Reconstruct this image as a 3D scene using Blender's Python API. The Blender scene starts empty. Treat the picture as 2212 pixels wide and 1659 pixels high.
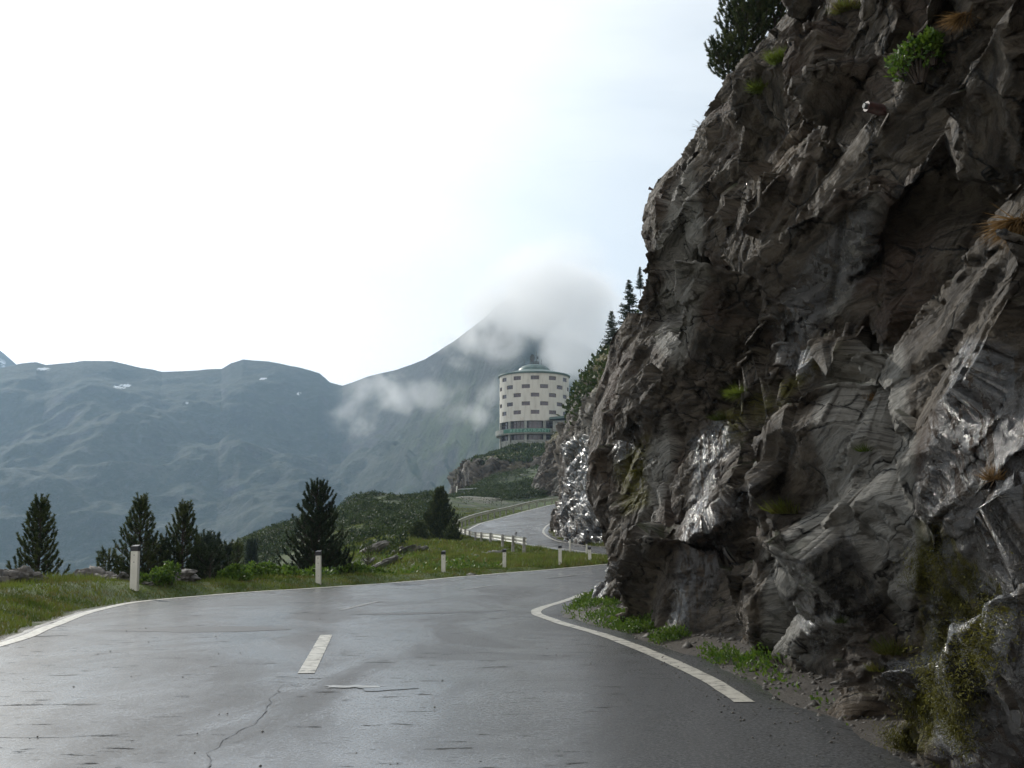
import bpy, bmesh, math, random
import numpy as np
from mathutils import Vector, Matrix
random.seed(7); RNG = np.random.default_rng(7)
SC = bpy.context.scene; COL = SC.collection
R = math.radians
# ---------------------------------------------------------------- camera
cam = bpy.data.cameras.new("camera"); camo = bpy.data.objects.new("camera", cam); COL.objects.link(camo)
PITCH = math.atan(335.5/2372)
camo.location = (0, 0, 1.35); camo.rotation_euler = (R(90)+PITCH, 0, 0)
cam.sensor_width = 36; cam.lens = 36*2372/2212
cam.clip_start = 0.05; cam.clip_end = 20000
SC.camera = camo
# ---------------------------------------------------------------- sky and sun
SUN_AZ, SUN_EL = -36, 27          # degrees left of the view direction, degrees above the horizon
SKY_GAIN = 1.0
W = bpy.data.worlds.new("World"); SC.world = W; W.use_nodes = True
nt = W.node_tree; nt.nodes.clear()
def wn(t, **k):
    n = nt.nodes.new(t)
    for a, b in k.items(): setattr(n, a, b)
    return n
sky = wn('ShaderNodeTexSky', sky_type='NISHITA', sun_disc=False, sun_elevation=R(SUN_EL), sun_rotation=R(SUN_AZ))
bgs = wn('ShaderNodeBackground'); bgs.inputs[1].default_value = 0.12
nt.links.new(sky.outputs[0], bgs.inputs[0])
tc = wn('ShaderNodeTexCoord'); mp = wn('ShaderNodeMapping'); mp.inputs['Scale'].default_value = (1, 1, 2.6)
nt.links.new(tc.outputs['Generated'], mp.inputs[0])
n1 = wn('ShaderNodeTexNoise'); n1.inputs['Scale'].default_value = 1.7; n1.inputs['Detail'].default_value = 6; n1.inputs['Roughness'].default_value = .52
n1.inputs['Distortion'].default_value = .6
nt.links.new(mp.outputs[0], n1.inputs['Vector'])
cr = wn('ShaderNodeValToRGB'); e = cr.color_ramp.elements
e[0].position = .36; e[0].color = (.73, .745, .75, 1)
e[1].position = .64; e[1].color = (.91, .915, .91, 1)
nt.links.new(n1.outputs[0], cr.inputs[0])
# brighter veil round the hidden sun
geo = wn('ShaderNodeVectorMath', operation='DOT_PRODUCT')
sd = Vector((math.sin(R(SUN_AZ))*math.cos(R(SUN_EL)), math.cos(R(SUN_AZ))*math.cos(R(SUN_EL)), math.sin(R(SUN_EL))))
geo.inputs[1].default_value = sd
nt.links.new(tc.outputs['Generated'], geo.inputs[0])
mr = wn('ShaderNodeMapRange', interpolation_type='SMOOTHSTEP'); mr.inputs[1].default_value = .70; mr.inputs[2].default_value = 1.0
mr.inputs[3].default_value = 1.0; mr.inputs[4].default_value = 1.9
nt.links.new(geo.outputs['Value'], mr.inputs[0])
bgc = wn('ShaderNodeBackground')
sepz = wn('ShaderNodeSeparateXYZ'); nt.links.new(tc.outputs['Generated'], sepz.inputs[0])
hz = wn('ShaderNodeMapRange', interpolation_type='SMOOTHSTEP'); hz.inputs[1].default_value = .30; hz.inputs[2].default_value = .04; hz.inputs[3].default_value = 0; hz.inputs[4].default_value = .85
nt.links.new(sepz.outputs[2], hz.inputs[0])
mxh = wn('ShaderNodeMix', data_type='RGBA'); nt.links.new(hz.outputs[0], mxh.inputs[0]); nt.links.new(cr.outputs[0], mxh.inputs[6]); mxh.inputs[7].default_value = (1.04, .98, .93, 1)
nt.links.new(mxh.outputs[2], bgc.inputs[0]); nt.links.new(mr.outputs[0], bgc.inputs[1])
mx = wn('ShaderNodeMixShader')
mcov = wn('ShaderNodeMapRange'); mcov.inputs[1].default_value = .3; mcov.inputs[2].default_value = .5
mcov.inputs[3].default_value = .8; mcov.inputs[4].default_value = .97
nt.links.new(n1.outputs[0], mcov.inputs[0]); nt.links.new(mcov.outputs[0], mx.inputs[0])
nt.links.new(bgs.outputs[0], mx.inputs[1]); nt.links.new(bgc.outputs[0], mx.inputs[2])
wo = wn('ShaderNodeOutputWorld'); nt.links.new(mx.outputs[0], wo.inputs[0])
sl = bpy.data.lights.new("sun", 'SUN'); sl.energy = 3.2; sl.angle = R(3.0); sl.color = (1, .95, .86)
so = bpy.data.objects.new("sun", sl); COL.objects.link(so)
so.rotation_euler = (-sd).to_track_quat('-Z', 'Y').to_euler(); so.location = (-60, 60, 80)
vs = SC.view_settings; vs.view_transform = 'Standard'; vs.look = 'None'; vs.gamma = 1; vs.use_curve_mapping = False; vs.exposure = 0.1
cy = SC.cycles
cy.use_denoising = True; cy.max_bounces = 6; cy.diffuse_bounces = 2; cy.glossy_bounces = 2; cy.transparent_max_bounces = 8
cy.volume_bounces = 4; cy.volume_step_rate = 0.3; cy.volume_max_steps = 256; cy.caustics_reflective = False; cy.caustics_refractive = False
cy.sample_clamp_indirect = 4
# ---------------------------------------------------------------- layout helpers (a photo pixel, 2212 wide, and a distance give a place in the world)
F = 2372.0; CP, SP = math.cos(PITCH), math.sin(PITCH)
def at(px, py, Y):
    dx = px-1106; dy = 829.5-py
    t = Y/(F*CP-dy*SP)
    return Vector((dx*t, Y, 1.35+(F*SP+dy*CP)*t))
def proj(P):
    x, y, z = P[:, 0], P[:, 1], P[:, 2]-1.35
    yc = y*CP+z*SP; zc = -y*SP+z*CP
    yc = np.where(yc < .1, .1, yc)
    return 1106+F*x/yc, 829.5-F*zc/yc
# ---------------------------------------------------------------- numpy noise
def _h(ix, iy, iz, seed):
    h = (ix.astype(np.uint32)*np.uint32(374761393)) ^ (iy.astype(np.uint32)*np.uint32(668265263)) ^ (iz.astype(np.uint32)*np.uint32(2147483647)) ^ np.uint32((seed*2654435761) & 0xffffffff)
    h = (h ^ (h >> np.uint32(13)))*np.uint32(1274126177)
    h = (h ^ (h >> np.uint32(16)))*np.uint32(2246822519)
    return h ^ (h >> np.uint32(15))
def _u(h): return (h & np.uint32(0xffffff)).astype(np.float32)/np.float32(16777215)
def vnoise(P, seed=0):
    i = np.floor(P).astype(np.int64); f = (P-i).astype(np.float32); f = f*f*(3-2*f)
    r = 0
    for a in (0, 1):
        for b in (0, 1):
            for c in (0, 1):
                w = (f[:, 0] if a else 1-f[:, 0])*(f[:, 1] if b else 1-f[:, 1])*(f[:, 2] if c else 1-f[:, 2])
                r = r+w*_u(_h(i[:, 0]+a, i[:, 1]+b, i[:, 2]+c, seed))
    return r*2-1
def fbm(P, scale, octs=4, seed=0, rough=.5):
    r = 0; a = 1; t = 0
    for o in range(octs):
        r = r+a*vnoise(np.asarray(P)/scale*(2**o)+o*17.3, seed+o); t += a; a *= rough
    return r/t
def ridged(P, scale, octs=4, seed=0, rough=.55):
    r = 0; a = 1; t = 0
    for o in range(octs):
        r = r+a*(1-2*np.abs(vnoise(np.asarray(P)/scale*(2**o)+o*9.1, seed+o))); t += a; a *= rough
    return r/t
def facet(P, M, cell, seed=0, tilt=1.0):
    """broken rock: every jittered cell carries its own tilted plane; also returns the gap to the next cell"""
    q = (np.asarray(P) @ np.asarray(M).T/cell)
    out = np.empty(len(q), np.float32); gap = np.empty(len(q), np.float32)
    for s in range(0, len(q), 200000):
        Q = q[s:s+200000]; i = np.floor(Q).astype(np.int64)
        f1 = np.full(len(Q), 9., np.float32); f2 = f1.copy(); val = np.zeros(len(Q), np.float32)
        for a in (-1, 0, 1):
            for b in (-1, 0, 1):
                for c in (-1, 0, 1):
                    x, y, z = i[:, 0]+a, i[:, 1]+b, i[:, 2]+c
                    h1 = _h(x, y, z, seed); h2 = _h(x, y, z, seed+101)
                    jx = _u(h1); jy = _u(h1 >> np.uint32(7)); jz = _u(h2)
                    # rebuild jitter from separate hashes so the three axes stay independent
                    jy = _u(_h(y, z, x, seed+55))
                    dx = Q[:, 0]-(x+jx); dy = Q[:, 1]-(y+jy); dz = Q[:, 2]-(z+jz)
                    d = dx*dx+dy*dy+dz*dz
                    hv = _u(_h(z, x, y, seed+9)); gx = _u(h2 >> np.uint32(5))-.5; gy = _u(h1 >> np.uint32(3))-.5; gz = hv*7 % 1-.5
                    v = (hv-.5)+tilt*(dx*gx+dy*gy+dz*gz)*2
                    near = d < f1
                    f2 = np.where(near, f1, np.minimum(f2, d)); val = np.where(near, v, val); f1 = np.where(near, d, f1)
        out[s:s+200000] = val; gap[s:s+200000] = np.sqrt(f2)-np.sqrt(f1)
    return out, gap
def chisel(P, M, cell, seed, amt, lim):
    """cut the surface into flat broken faces: every jittered cell is pressed onto its own best plane"""
    q = (P @ np.asarray(M).T/cell); ids = np.empty(len(q), np.int64)
    for s in range(0, len(q), 200000):
        Q = q[s:s+200000]; i = np.floor(Q).astype(np.int64); f1 = np.full(len(Q), 9., np.float32); best = np.zeros(len(Q), np.int64)
        for a in (-1, 0, 1):
            for b in (-1, 0, 1):
                for c in (-1, 0, 1):
                    x, y, z = i[:, 0]+a, i[:, 1]+b, i[:, 2]+c
                    dx = Q[:, 0]-(x+_u(_h(x, y, z, seed))); dy = Q[:, 1]-(y+_u(_h(y, z, x, seed+55))); dz = Q[:, 2]-(z+_u(_h(z, x, y, seed+77)))
                    d = dx*dx+dy*dy+dz*dz; near = d < f1; f1 = np.where(near, d, f1)
                    best = np.where(near, (x+2000)*16000000+(y+2000)*4000+(z+2000), best)
        ids[s:s+200000] = best
    _, inv = np.unique(ids, return_inverse=True); inv = inv.ravel(); n = inv.max()+1; cnt = np.bincount(inv, minlength=n).astype(float)
    cen = np.column_stack([np.bincount(inv, P[:, k], n)/cnt for k in range(3)]); R_ = P-cen[inv]
    cov = np.zeros((n, 3, 3))
    for u in range(3):
        for v in range(u, 3): cov[:, u, v] = cov[:, v, u] = np.bincount(inv, R_[:, u]*R_[:, v], n)/cnt
    w, E = np.linalg.eigh(cov+np.eye(3)*1e-9); nr = E[:, :, 0]
    h = (R_*nr[inv]).sum(1)*(cnt[inv] > 12)
    return P-nr[inv]*np.clip(h*amt, -lim, lim)[:, None]
def axes(d, n, sd, sn, sc):
    """matrix that stretches the rock cells along d and squeezes them along n"""
    d = Vector(d).normalized(); n = Vector(n); n = (n-d*n.dot(d)).normalized(); c = d.cross(n)
    return np.array([list(d/sd), list(n/sn), list(c/sc)])
BN = Vector((.22, .47, .86)).normalized(); BT = Vector((0, -.88, .48)); BT = (BT-BN*BT.dot(BN)).normalized(); BC = BN.cross(BT)
def beds(P, thick, seed, warp=.5, n=BN, lat=5):
    """foliated rock: tilted layers, each standing out by its own amount and undercut below"""
    P = np.asarray(P, float); x = P @ np.array(n)/thick+warp*fbm(P, thick*5, 3, seed); i = np.floor(x); f = (x-i)
    a = _u(_h(i.astype(np.int64), i.astype(np.int64)*0+3, i.astype(np.int64)*0+7, seed+31))-.5
    l = vnoise(np.column_stack([P[:, 0]+i*7.7, P[:, 1]+i*3.1, P[:, 2]])/(thick*lat), seed+5)
    amp = .4+.8*np.clip(vnoise(P/(thick*8)+5.5, seed+9)+.4, 0, 1)
    return (a*.5+l*.7+(f**1.6-.4)*.75*amp).astype(np.float32)
def inpoly(U, V, poly):
    ins = np.zeros(len(U), bool); dmin = np.full(len(U), 1e9)
    n = len(poly)
    for i in range(n):
        x1, y1 = poly[i]; x2, y2 = poly[(i+1) % n]
        if y1 != y2:
            c = ((y1 > V) != (y2 > V)) & (U < (x2-x1)*(V-y1)/(y2-y1)+x1); ins ^= c
        L = (x2-x1)**2+(y2-y1)**2+1e-9
        t = np.clip(((U-x1)*(x2-x1)+(V-y1)*(y2-y1))/L, 0, 1)
        dmin = np.minimum(dmin, np.hypot(U-x1-t*(x2-x1), V-y1-t*(y2-y1)))
    return np.where(ins, dmin, -dmin)          # signed distance, inside positive
def sstep(x, a, b):
    t = np.clip((x-a)/(b-a), 0, 1); return t*t*(3-2*t)
# ---------------------------------------------------------------- object helpers
def tag(o, label=None, cat=None, group=None, kind=None):
    if label: o['label'] = label
    if cat: o['category'] = cat
    if group: o['group'] = group
    if kind: o['kind'] = kind
    return o
def empty(name, loc, rz=0):
    o = bpy.data.objects.new(name, None); COL.objects.link(o); o.location = loc; o.rotation_euler = (0, 0, rz)
    o.empty_display_size = .3
    return o
def npmesh(name, V, Fc, mat, parent=None, smooth=False, attrs=None):
    me = bpy.data.meshes.new(name); V = np.asarray(V, np.float32); Fc = np.asarray(Fc, np.int32)
    k = Fc.shape[1]
    me.vertices.add(len(V)); me.vertices.foreach_set('co', V.ravel())
    me.loops.add(Fc.size); me.loops.foreach_set('vertex_index', Fc.ravel())
    me.polygons.add(len(Fc)); me.polygons.foreach_set('loop_start', np.arange(0, Fc.size, k, dtype=np.int32))
    me.update(calc_edges=True); me.validate()
    if smooth: me.polygons.foreach_set('use_smooth', np.ones(len(me.polygons), bool))
    for an, av in (attrs or {}).items():
        a = me.attributes.new(an, 'FLOAT_COLOR', 'POINT'); a.data.foreach_set('color', np.asarray(av, np.float32).ravel())
    if mat: me.materials.append(mat)
    o = bpy.data.objects.new(name, me); COL.objects.link(o)
    if parent: o.parent = parent
    return o
def grid_faces(nu, nv, closed=False):
    u = np.arange(nu if closed else nu-1); v = np.arange(nv-1)
    A, B = np.meshgrid(u, v, indexing='ij'); A2 = (A+1) % nu
    return np.stack([A*nv+B, A2*nv+B, A2*nv+B+1, A*nv+B+1], -1).reshape(-1, 4)
class MB:
    """collects boxes, tubes and quads for ONE mesh object"""
    def __init__(s): s.v = []; s.f = []
    def add(s, vs, fs):
        b = len(s.v); s.v += [tuple(v) for v in vs]; s.f += [tuple(b+i for i in f) for f in fs]; return s
    def box(s, c, d, rot=None):
        c = Vector(c); M = rot or Matrix.Identity(3)
        p = [c+M @ Vector((x*d[0]/2, y*d[1]/2, z*d[2]/2)) for x in (-1, 1) for y in (-1, 1) for z in (-1, 1)]
        return s.add(p, [(0, 1, 3, 2), (4, 6, 7, 5), (0, 4, 5, 1), (2, 3, 7, 6), (0, 2, 6, 4), (1, 5, 7, 3)])
    def tube(s, pts, r, n=8, cap=True):
        pts = [Vector(p) for p in pts]; rs = r if isinstance(r, (list, tuple)) else [r]*len(pts)
        vs = []; fs = []
        for k, p in enumerate(pts):
            d = (pts[min(k+1, len(pts)-1)]-pts[max(k-1, 0)]).normalized()
            u = d.cross(Vector((0, 0, 1)));  u = u if u.length > .05 else d.cross(Vector((1, 0, 0)))
            u.normalize(); w = d.cross(u)
            for j in range(n):
                a = 2*math.pi*j/n; vs.append(p+(u*math.cos(a)+w*math.sin(a))*rs[k])
        for k in range(len(pts)-1):
            for j in range(n): fs.append((k*n+j, k*n+(j+1) % n, (k+1)*n+(j+1) % n, (k+1)*n+j))
        if cap: fs.append(tuple(range(n-1, -1, -1))); fs.append(tuple((len(pts)-1)*n+j for j in range(n)))
        return s.add(vs, fs)
    def lathe(s, prof, n=48, c=(0, 0, 0)):
        vs = [(c[0]+r*math.cos(2*math.pi*j/n), c[1]+r*math.sin(2*math.pi*j/n), c[2]+z) for r, z in prof for j in range(n)]
        fs = [(k*n+j, k*n+(j+1) % n, (k+1)*n+(j+1) % n, (k+1)*n+j) for k in range(len(prof)-1) for j in range(n)]
        return s.add(vs, fs)
    def build(s, name, mat, parent=None, smooth=False, bevel=0):
        me = bpy.data.meshes.new(name); me.from_pydata(s.v, [], s.f); me.update()
        if bevel:
            bm = bmesh.new(); bm.from_mesh(me); bmesh.ops.bevel(bm, geom=bm.edges[:], offset=bevel, segments=2, affect='EDGES'); bm.to_mesh(me); bm.free()
        if smooth: me.polygons.foreach_set('use_smooth', np.ones(len(me.polygons), bool))
        me.materials.append(mat)
        o = bpy.data.objects.new(name, me); COL.objects.link(o)
        if parent: o.parent = parent
        return o
# ---------------------------------------------------------------- material helper
class NM:
    def __init__(s, name):
        s.m = bpy.data.materials.new(name); s.m.use_nodes = True; s.t = s.m.node_tree; s.t.nodes.clear()
        s.out = s.n('ShaderNodeOutputMaterial'); s.geo = s.n('ShaderNodeNewGeometry'); s.pos = s.geo.outputs['Position']
    def n(s, t, **k):
        n = s.t.nodes.new(t)
        for a, b in k.items(): setattr(n, a, b)
        return n
    def l(s, a, b): s.t.links.new(a, b)
    def put(s, sock, v):
        if hasattr(v, 'is_output') or isinstance(v, bpy.types.NodeSocket): s.l(v, sock)
        else: sock.default_value = v
    def map(s, scale=(1, 1, 1), rot=(0, 0, 0), vec=None):
        m = s.n('ShaderNodeMapping'); m.inputs['Scale'].default_value = scale; m.inputs['Rotation'].default_value = rot
        s.l(vec or s.pos, m.inputs[0]); return m.outputs[0]
    def bed(s, sn, st):
        c = s.n('ShaderNodeCombineXYZ')
        for i, (v, q) in enumerate(((BT, st), (BC, st), (BN, sn))):
            d = s.n('ShaderNodeVectorMath', operation='DOT_PRODUCT'); s.l(s.pos, d.inputs[0]); d.inputs[1].default_value = v*q; s.l(d.outputs['Value'], c.inputs[i])
        return c.outputs[0]
    def noise(s, scale, detail=5, rough=.55, vec=None, dist=0):
        n = s.n('ShaderNodeTexNoise'); n.inputs['Scale'].default_value = scale; n.inputs['Detail'].default_value = detail
        n.inputs['Roughness'].default_value = rough; n.inputs['Distortion'].default_value = dist
        s.l(vec or s.pos, n.inputs['Vector']); return n.outputs[0]
    def voro(s, scale, feat='F1', vec=None, out=0, rand=1):
        n = s.n('ShaderNodeTexVoronoi', feature=feat); n.inputs['Scale'].default_value = scale; n.inputs['Randomness'].default_value = rand
        s.l(vec or s.pos, n.inputs['Vector']); return n.outputs[out]
    def ramp(s, v, a, b, c=0., d=1., smooth=True):
        n = s.n('ShaderNodeMapRange', interpolation_type='SMOOTHSTEP' if smooth else 'LINEAR')
        s.put(n.inputs[0], v)
        for i, x in enumerate((a, b, c, d)): n.inputs[i+1].default_value = x
        return n.outputs[0]
    def mix(s, f, a, b, mode='MIX'):
        n = s.n('ShaderNodeMix', data_type='RGBA', blend_type=mode); s.put(n.inputs['Factor'], f)
        for k, v in (('A', a), ('B', b)):
            sock = [i for i in n.inputs if i.name == k and i.type == 'RGBA'][0]
            if isinstance(v, tuple) and len(v) == 3: v = (*v, 1)
            s.put(sock, v)
        return [o for o in n.outputs if o.type == 'RGBA'][0]
    def math(s, op, a, b=0., clamp=False):
        n = s.n('ShaderNodeMath', operation=op, use_clamp=clamp); s.put(n.inputs[0], a); s.put(n.inputs[1], b); return n.outputs[0]
    def attr(s, name):
        a = s.n('ShaderNodeAttribute', attribute_name=name); x = s.n('ShaderNodeSeparateColor'); s.l(a.outputs['Color'], x.inputs[0])
        return x.outputs[0], x.outputs[1], x.outputs[2], a.outputs['Alpha']
    def bump(s, h, strength=.5, dist=.02, nrm=None):
        b = s.n('ShaderNodeBump'); b.inputs['Strength'].default_value = strength; b.inputs['Distance'].default_value = dist
        s.l(h, b.inputs['Height'])
        if nrm: s.l(nrm, b.inputs['Normal'])
        return b.outputs[0]
    def done(s, col, rough=.7, nrm=None, spec=.5, metal=0., transl=None, coat=None, croug=.1, cnrm=None, cior=1.33):
        p = s.n('ShaderNodeBsdfPrincipled')
        s.put(p.inputs['Base Color'], (*col, 1) if isinstance(col, tuple) and len(col) == 3 else col)
        s.put(p.inputs['Roughness'], rough); s.put(p.inputs['Metallic'], metal); s.put(p.inputs['Specular IOR Level'], spec)
        if nrm: s.l(nrm, p.inputs['Normal'])
        if coat is not None:
            s.put(p.inputs['Coat Weight'], coat); s.put(p.inputs['Coat Roughness'], croug); p.inputs['Coat IOR'].default_value = cior
            if cnrm: s.l(cnrm, p.inputs['Coat Normal'])
        o = p.outputs[0]
        if transl:
            tb = s.n('ShaderNodeBsdfTranslucent'); s.put(tb.inputs[0], (*col, 1) if isinstance(col, tuple) else col)
            m = s.n('ShaderNodeMixShader'); m.inputs[0].default_value = transl; s.l(o, m.inputs[1]); s.l(tb.outputs[0], m.inputs[2]); o = m.outputs[0]
        s.l(o, s.out.inputs[0]); return s.m
def simple(name, col, rough=.6, metal=0., var=.15, sc=3, transl=None, spec=.5, bump=None):
    k = NM(name); n = k.noise(sc, 4)
    c = k.mix(k.ramp(n, .3, .7), tuple(x*(1-var) for x in col), tuple(min(1, x*(1+var)) for x in col))
    nr = k.bump(k.noise(bump[0], 4), .6, bump[1]) if bump else None
    return k.done(c, rough, nr, spec, metal, transl)
# ================================================================ materials
def rock_mat(name, far=False):
    k = NM(name); wet, light, moss, warm = k.attr('mask')
    sc = .35 if far else 1
    strata = k.bed(3.6*sc, .55*sc)
    big = k.noise(.55*sc, 5, .6, dist=.4); mid = k.noise(2.6*sc, 7, .62, strata, .6); fine = k.noise(14*sc, 8, .65)
    c = k.mix(k.ramp(mid, .35, .68), (.048, .039, .030), (.180, .150, .114))
    c = k.mix(k.ramp(big, .5, .68), c, (.085, .058, .042))             # iron-brown patches
    c = k.mix(k.math('MULTIPLY', k.ramp(fine, .55, .75), .55), c, (.20, .19, .17))
    c = k.mix(k.math('MULTIPLY', k.ramp(k.noise(5*sc, 6, .7), .62, .72), .6), c, (.022, .022, .020))
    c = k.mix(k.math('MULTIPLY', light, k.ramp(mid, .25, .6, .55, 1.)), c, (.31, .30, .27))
    c = k.mix(k.math('MULTIPLY', warm, .8), c, (.15, .10, .055))
    mossf = k.math('MULTIPLY', moss, k.ramp(k.noise(7*sc, 6, .7), .36, .48))
    c = k.mix(mossf, c, k.mix(k.noise(30, 3), (.055, .060, .008), (.16, .135, .02)))
    # algae film and grass in joints: up-facing ledges
    sep = k.n('ShaderNodeSeparateXYZ'); k.l(k.geo.outputs['Normal'], sep.inputs[0])
    led = k.math('MULTIPLY', k.ramp(sep.outputs[2], .5, .85), k.ramp(k.noise(1.3*sc, 5), .45, .6))
    c = k.mix(k.math('MULTIPLY', led, .8), c, (.045, .055, .018))
    run = k.noise(3.2*sc, 6, .65, k.map((3.2, 3.2, .38)), .5)
    wetf = k.math('MULTIPLY', wet, k.ramp(run, .40, .50), clamp=True)
    c = k.mix(k.math('MULTIPLY', wetf, .85), c, (.012, .011, .012))
    rough = k.n('ShaderNodeMix', data_type='FLOAT'); k.l(wetf, rough.inputs[0]); k.l(k.ramp(fine, .3, .7, .55, .85), rough.inputs[2]); rough.inputs[3].default_value = .15
    lam = k.noise(4*sc, 6, .7, k.bed(9*sc, .45*sc), .3); c = k.mix(k.ramp(lam, .50, .60, 0, .55), c, (.025, .023, .021)); c = k.mix(k.ramp(lam, .45, .36, 0, .4), c, (.15, .13, .11))
    wv = k.n('ShaderNodeVectorMath', operation='ADD'); k.l(k.bed(1.9*sc, .55*sc), wv.inputs[0]); nz_ = k.n('ShaderNodeTexNoise'); nz_.inputs['Scale'].default_value = 1.6*sc; nz_.inputs['Detail'].default_value = 5; k.l(k.pos, nz_.inputs['Vector'])
    sv = k.n('ShaderNodeVectorMath', operation='SCALE'); k.l(nz_.outputs['Color'], sv.inputs[0]); sv.inputs['Scale'].default_value = .55; k.l(sv.outputs[0], wv.inputs[1])
    crack = k.voro(1.5, 'DISTANCE_TO_EDGE', wv.outputs[0]); crk = k.ramp(crack, 0., .045)
    c = k.mix(k.math('MULTIPLY', k.ramp(crack, .022, .004), k.ramp(k.noise(2.2*sc, 4), .42, .55)), c, (.010, .009, .008))
    b1 = k.bump(k.noise(3*sc, 9, .68, strata, .4), .9, .16/sc)
    b2 = k.bump(fine, .8, .035/sc, b1)
    b3 = k.bump(crk, .8, .04/sc, b2); b3 = k.bump(lam, .8, .035/sc, b3)
    b4 = k.bump(k.noise(60*sc, 4, .6), .55, .008/sc, b3)
    fs = .9 if far else 1.; film = k.bump(k.noise(7*fs, 5, .65, k.map((2.6, 2.6, .8))), .6, .045/fs); film = k.bump(k.noise(34*fs, 4, .7), .8, .016/fs, film)
    return k.done(c, rough.outputs[0], b4, .35, coat=wetf, croug=.15, cnrm=film, cior=1.6)
M = {}
M['rock'] = rock_mat('wet_schist'); M['rockfar'] = rock_mat('far_schist', True)
def asphalt():
    k = NM('wet_asphalt'); sh = k.map((.55, .25, 1)); wetn = k.noise(.8, 6, .6, sh, .8)
    agg = k.noise(95, 4, .75); spk = k.voro(130); mid = k.noise(3.1, 7, .65)
    c = k.mix(k.ramp(wetn, .35, .65), (.045, .046, .048), (.085, .085, .086))
    c = k.mix(k.ramp(agg, .35, .7), c, (.02, .021, .023))
    c = k.mix(k.math('MULTIPLY', k.ramp(spk, .12, .02), .5), c, (.26, .26, .26))
    hole = k.math('MULTIPLY', k.ramp(k.noise(3.3, 6, .7, k.map((.5, 1.9, 1)), .3), .615, .64), k.ramp(k.noise(.5, 2), .40, .5))
    pit = k.ramp(k.voro(1.9, 'F1', k.map((.6, 1.5, 1))), .11, .07)
    pit = k.math('MULTIPLY', pit, k.ramp(k.noise(11, 4, .7), .42, .55)); st = k.ramp(k.noise(6.5, 6, .75, k.map((.45, 1.9, 1), (0, 0, R(6))), 1.0), .63, .68); pit = k.math('MAXIMUM', pit, st)
    ck = k.ramp(k.math('ADD', k.voro(.33, 'DISTANCE_TO_EDGE', k.map((1, 1, 1), (0, 0, R(20)))), k.math('MULTIPLY', k.math('SUBTRACT', k.noise(3, 6, .7), .5), .14)), .012, .002)
    ck = k.math('MULTIPLY', ck, k.ramp(k.noise(.4, 3), .58, .64))
    dark = k.math('MAXIMUM', k.math('MAXIMUM', hole, pit), ck)
    c = k.mix(k.math('MULTIPLY', dark, .85), c, (.013, .013, .014))
    seam = k.mix(k.ramp(k.noise(.22, 4, .5, k.map((1, .35, 1))), .56, .6), c, k.mix(.5, c, (.03, .03, .032)))
    rg = k.ramp(wetn, .30, .68, .44, .25)
    rg2 = k.math('ADD', rg, k.math('MULTIPLY', dark, .35))
    b = k.bump(agg, .5, .0035); b = k.bump(k.ramp(spk, .3, .05), .35, .004, b); b = k.bump(mid, .3, .015, b)
    inv = k.math('SUBTRACT', 1., dark); b = k.bump(inv, .7, .012, b)
    g1 = k.noise(38, 5, .8); g2 = k.noise(8, 5, .7, k.map((.8, 1.4, 1)))
    cb = k.bump(k.noise(1.1, 5, .6, sh), .12, .03); cb = k.bump(g1, .10, .003, cb)
    film = k.math('MULTIPLY', k.ramp(wetn, .28, .62, .7, 1.), inv); lo = k.noise(.42, 5, .62, k.map((1, .45, 1)), 1.2)
    grain = k.ramp(g1, .42, .56, .8, .08); gm = k.n('ShaderNodeMix', data_type='FLOAT'); k.l(k.ramp(lo, .40, .56), gm.inputs[0]); k.l(grain, gm.inputs[2]); k.l(k.ramp(g1, .46, .60, 1., .45), gm.inputs[3]); film = k.math('MULTIPLY', film, gm.outputs[0]); film = k.math('MULTIPLY', film, k.ramp(g2, .56, .70, 1., .3))
    seam = k.mix(k.ramp(g1, .50, .62, 0, .6), seam, (.15, .15, .15)); seam = k.mix(k.ramp(g1, .46, .38, 0, .7), seam, (.015, .015, .016)); seam = k.mix(k.ramp(g2, .60, .68, 0, .5), seam, (.02, .02, .022))
    rg2 = k.math('ADD', rg2, .25)
    return k.done(seam, rg2, b, .25, coat=film, croug=k.ramp(wetn, .3, .66, .28, .19), cnrm=cb, cior=1.5)
M['asphalt'] = asphalt()
def paint():
    k = NM('worn_road_paint'); w = k.noise(7, 7, .7); f = k.noise(60, 4, .7)
    c = k.mix(k.ramp(w, .35, .6), (.50, .48, .42), (.36, .34, .29))
    c = k.mix(k.math('MULTIPLY', k.ramp(w, .54, .62), k.ramp(f, .35, .55)), c, (.05, .05, .05))
    c = k.mix(k.ramp(f, .6, .75, 0, .5), c, (.12, .12, .11))
    return k.done(c, k.ramp(w, .3, .7, .35, .6), k.bump(f, .4, .003))
M['paint'] = paint()
M['faded'] = simple('faded_road_paint', (.17, .168, .16), .5, var=.5, sc=9)
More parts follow.
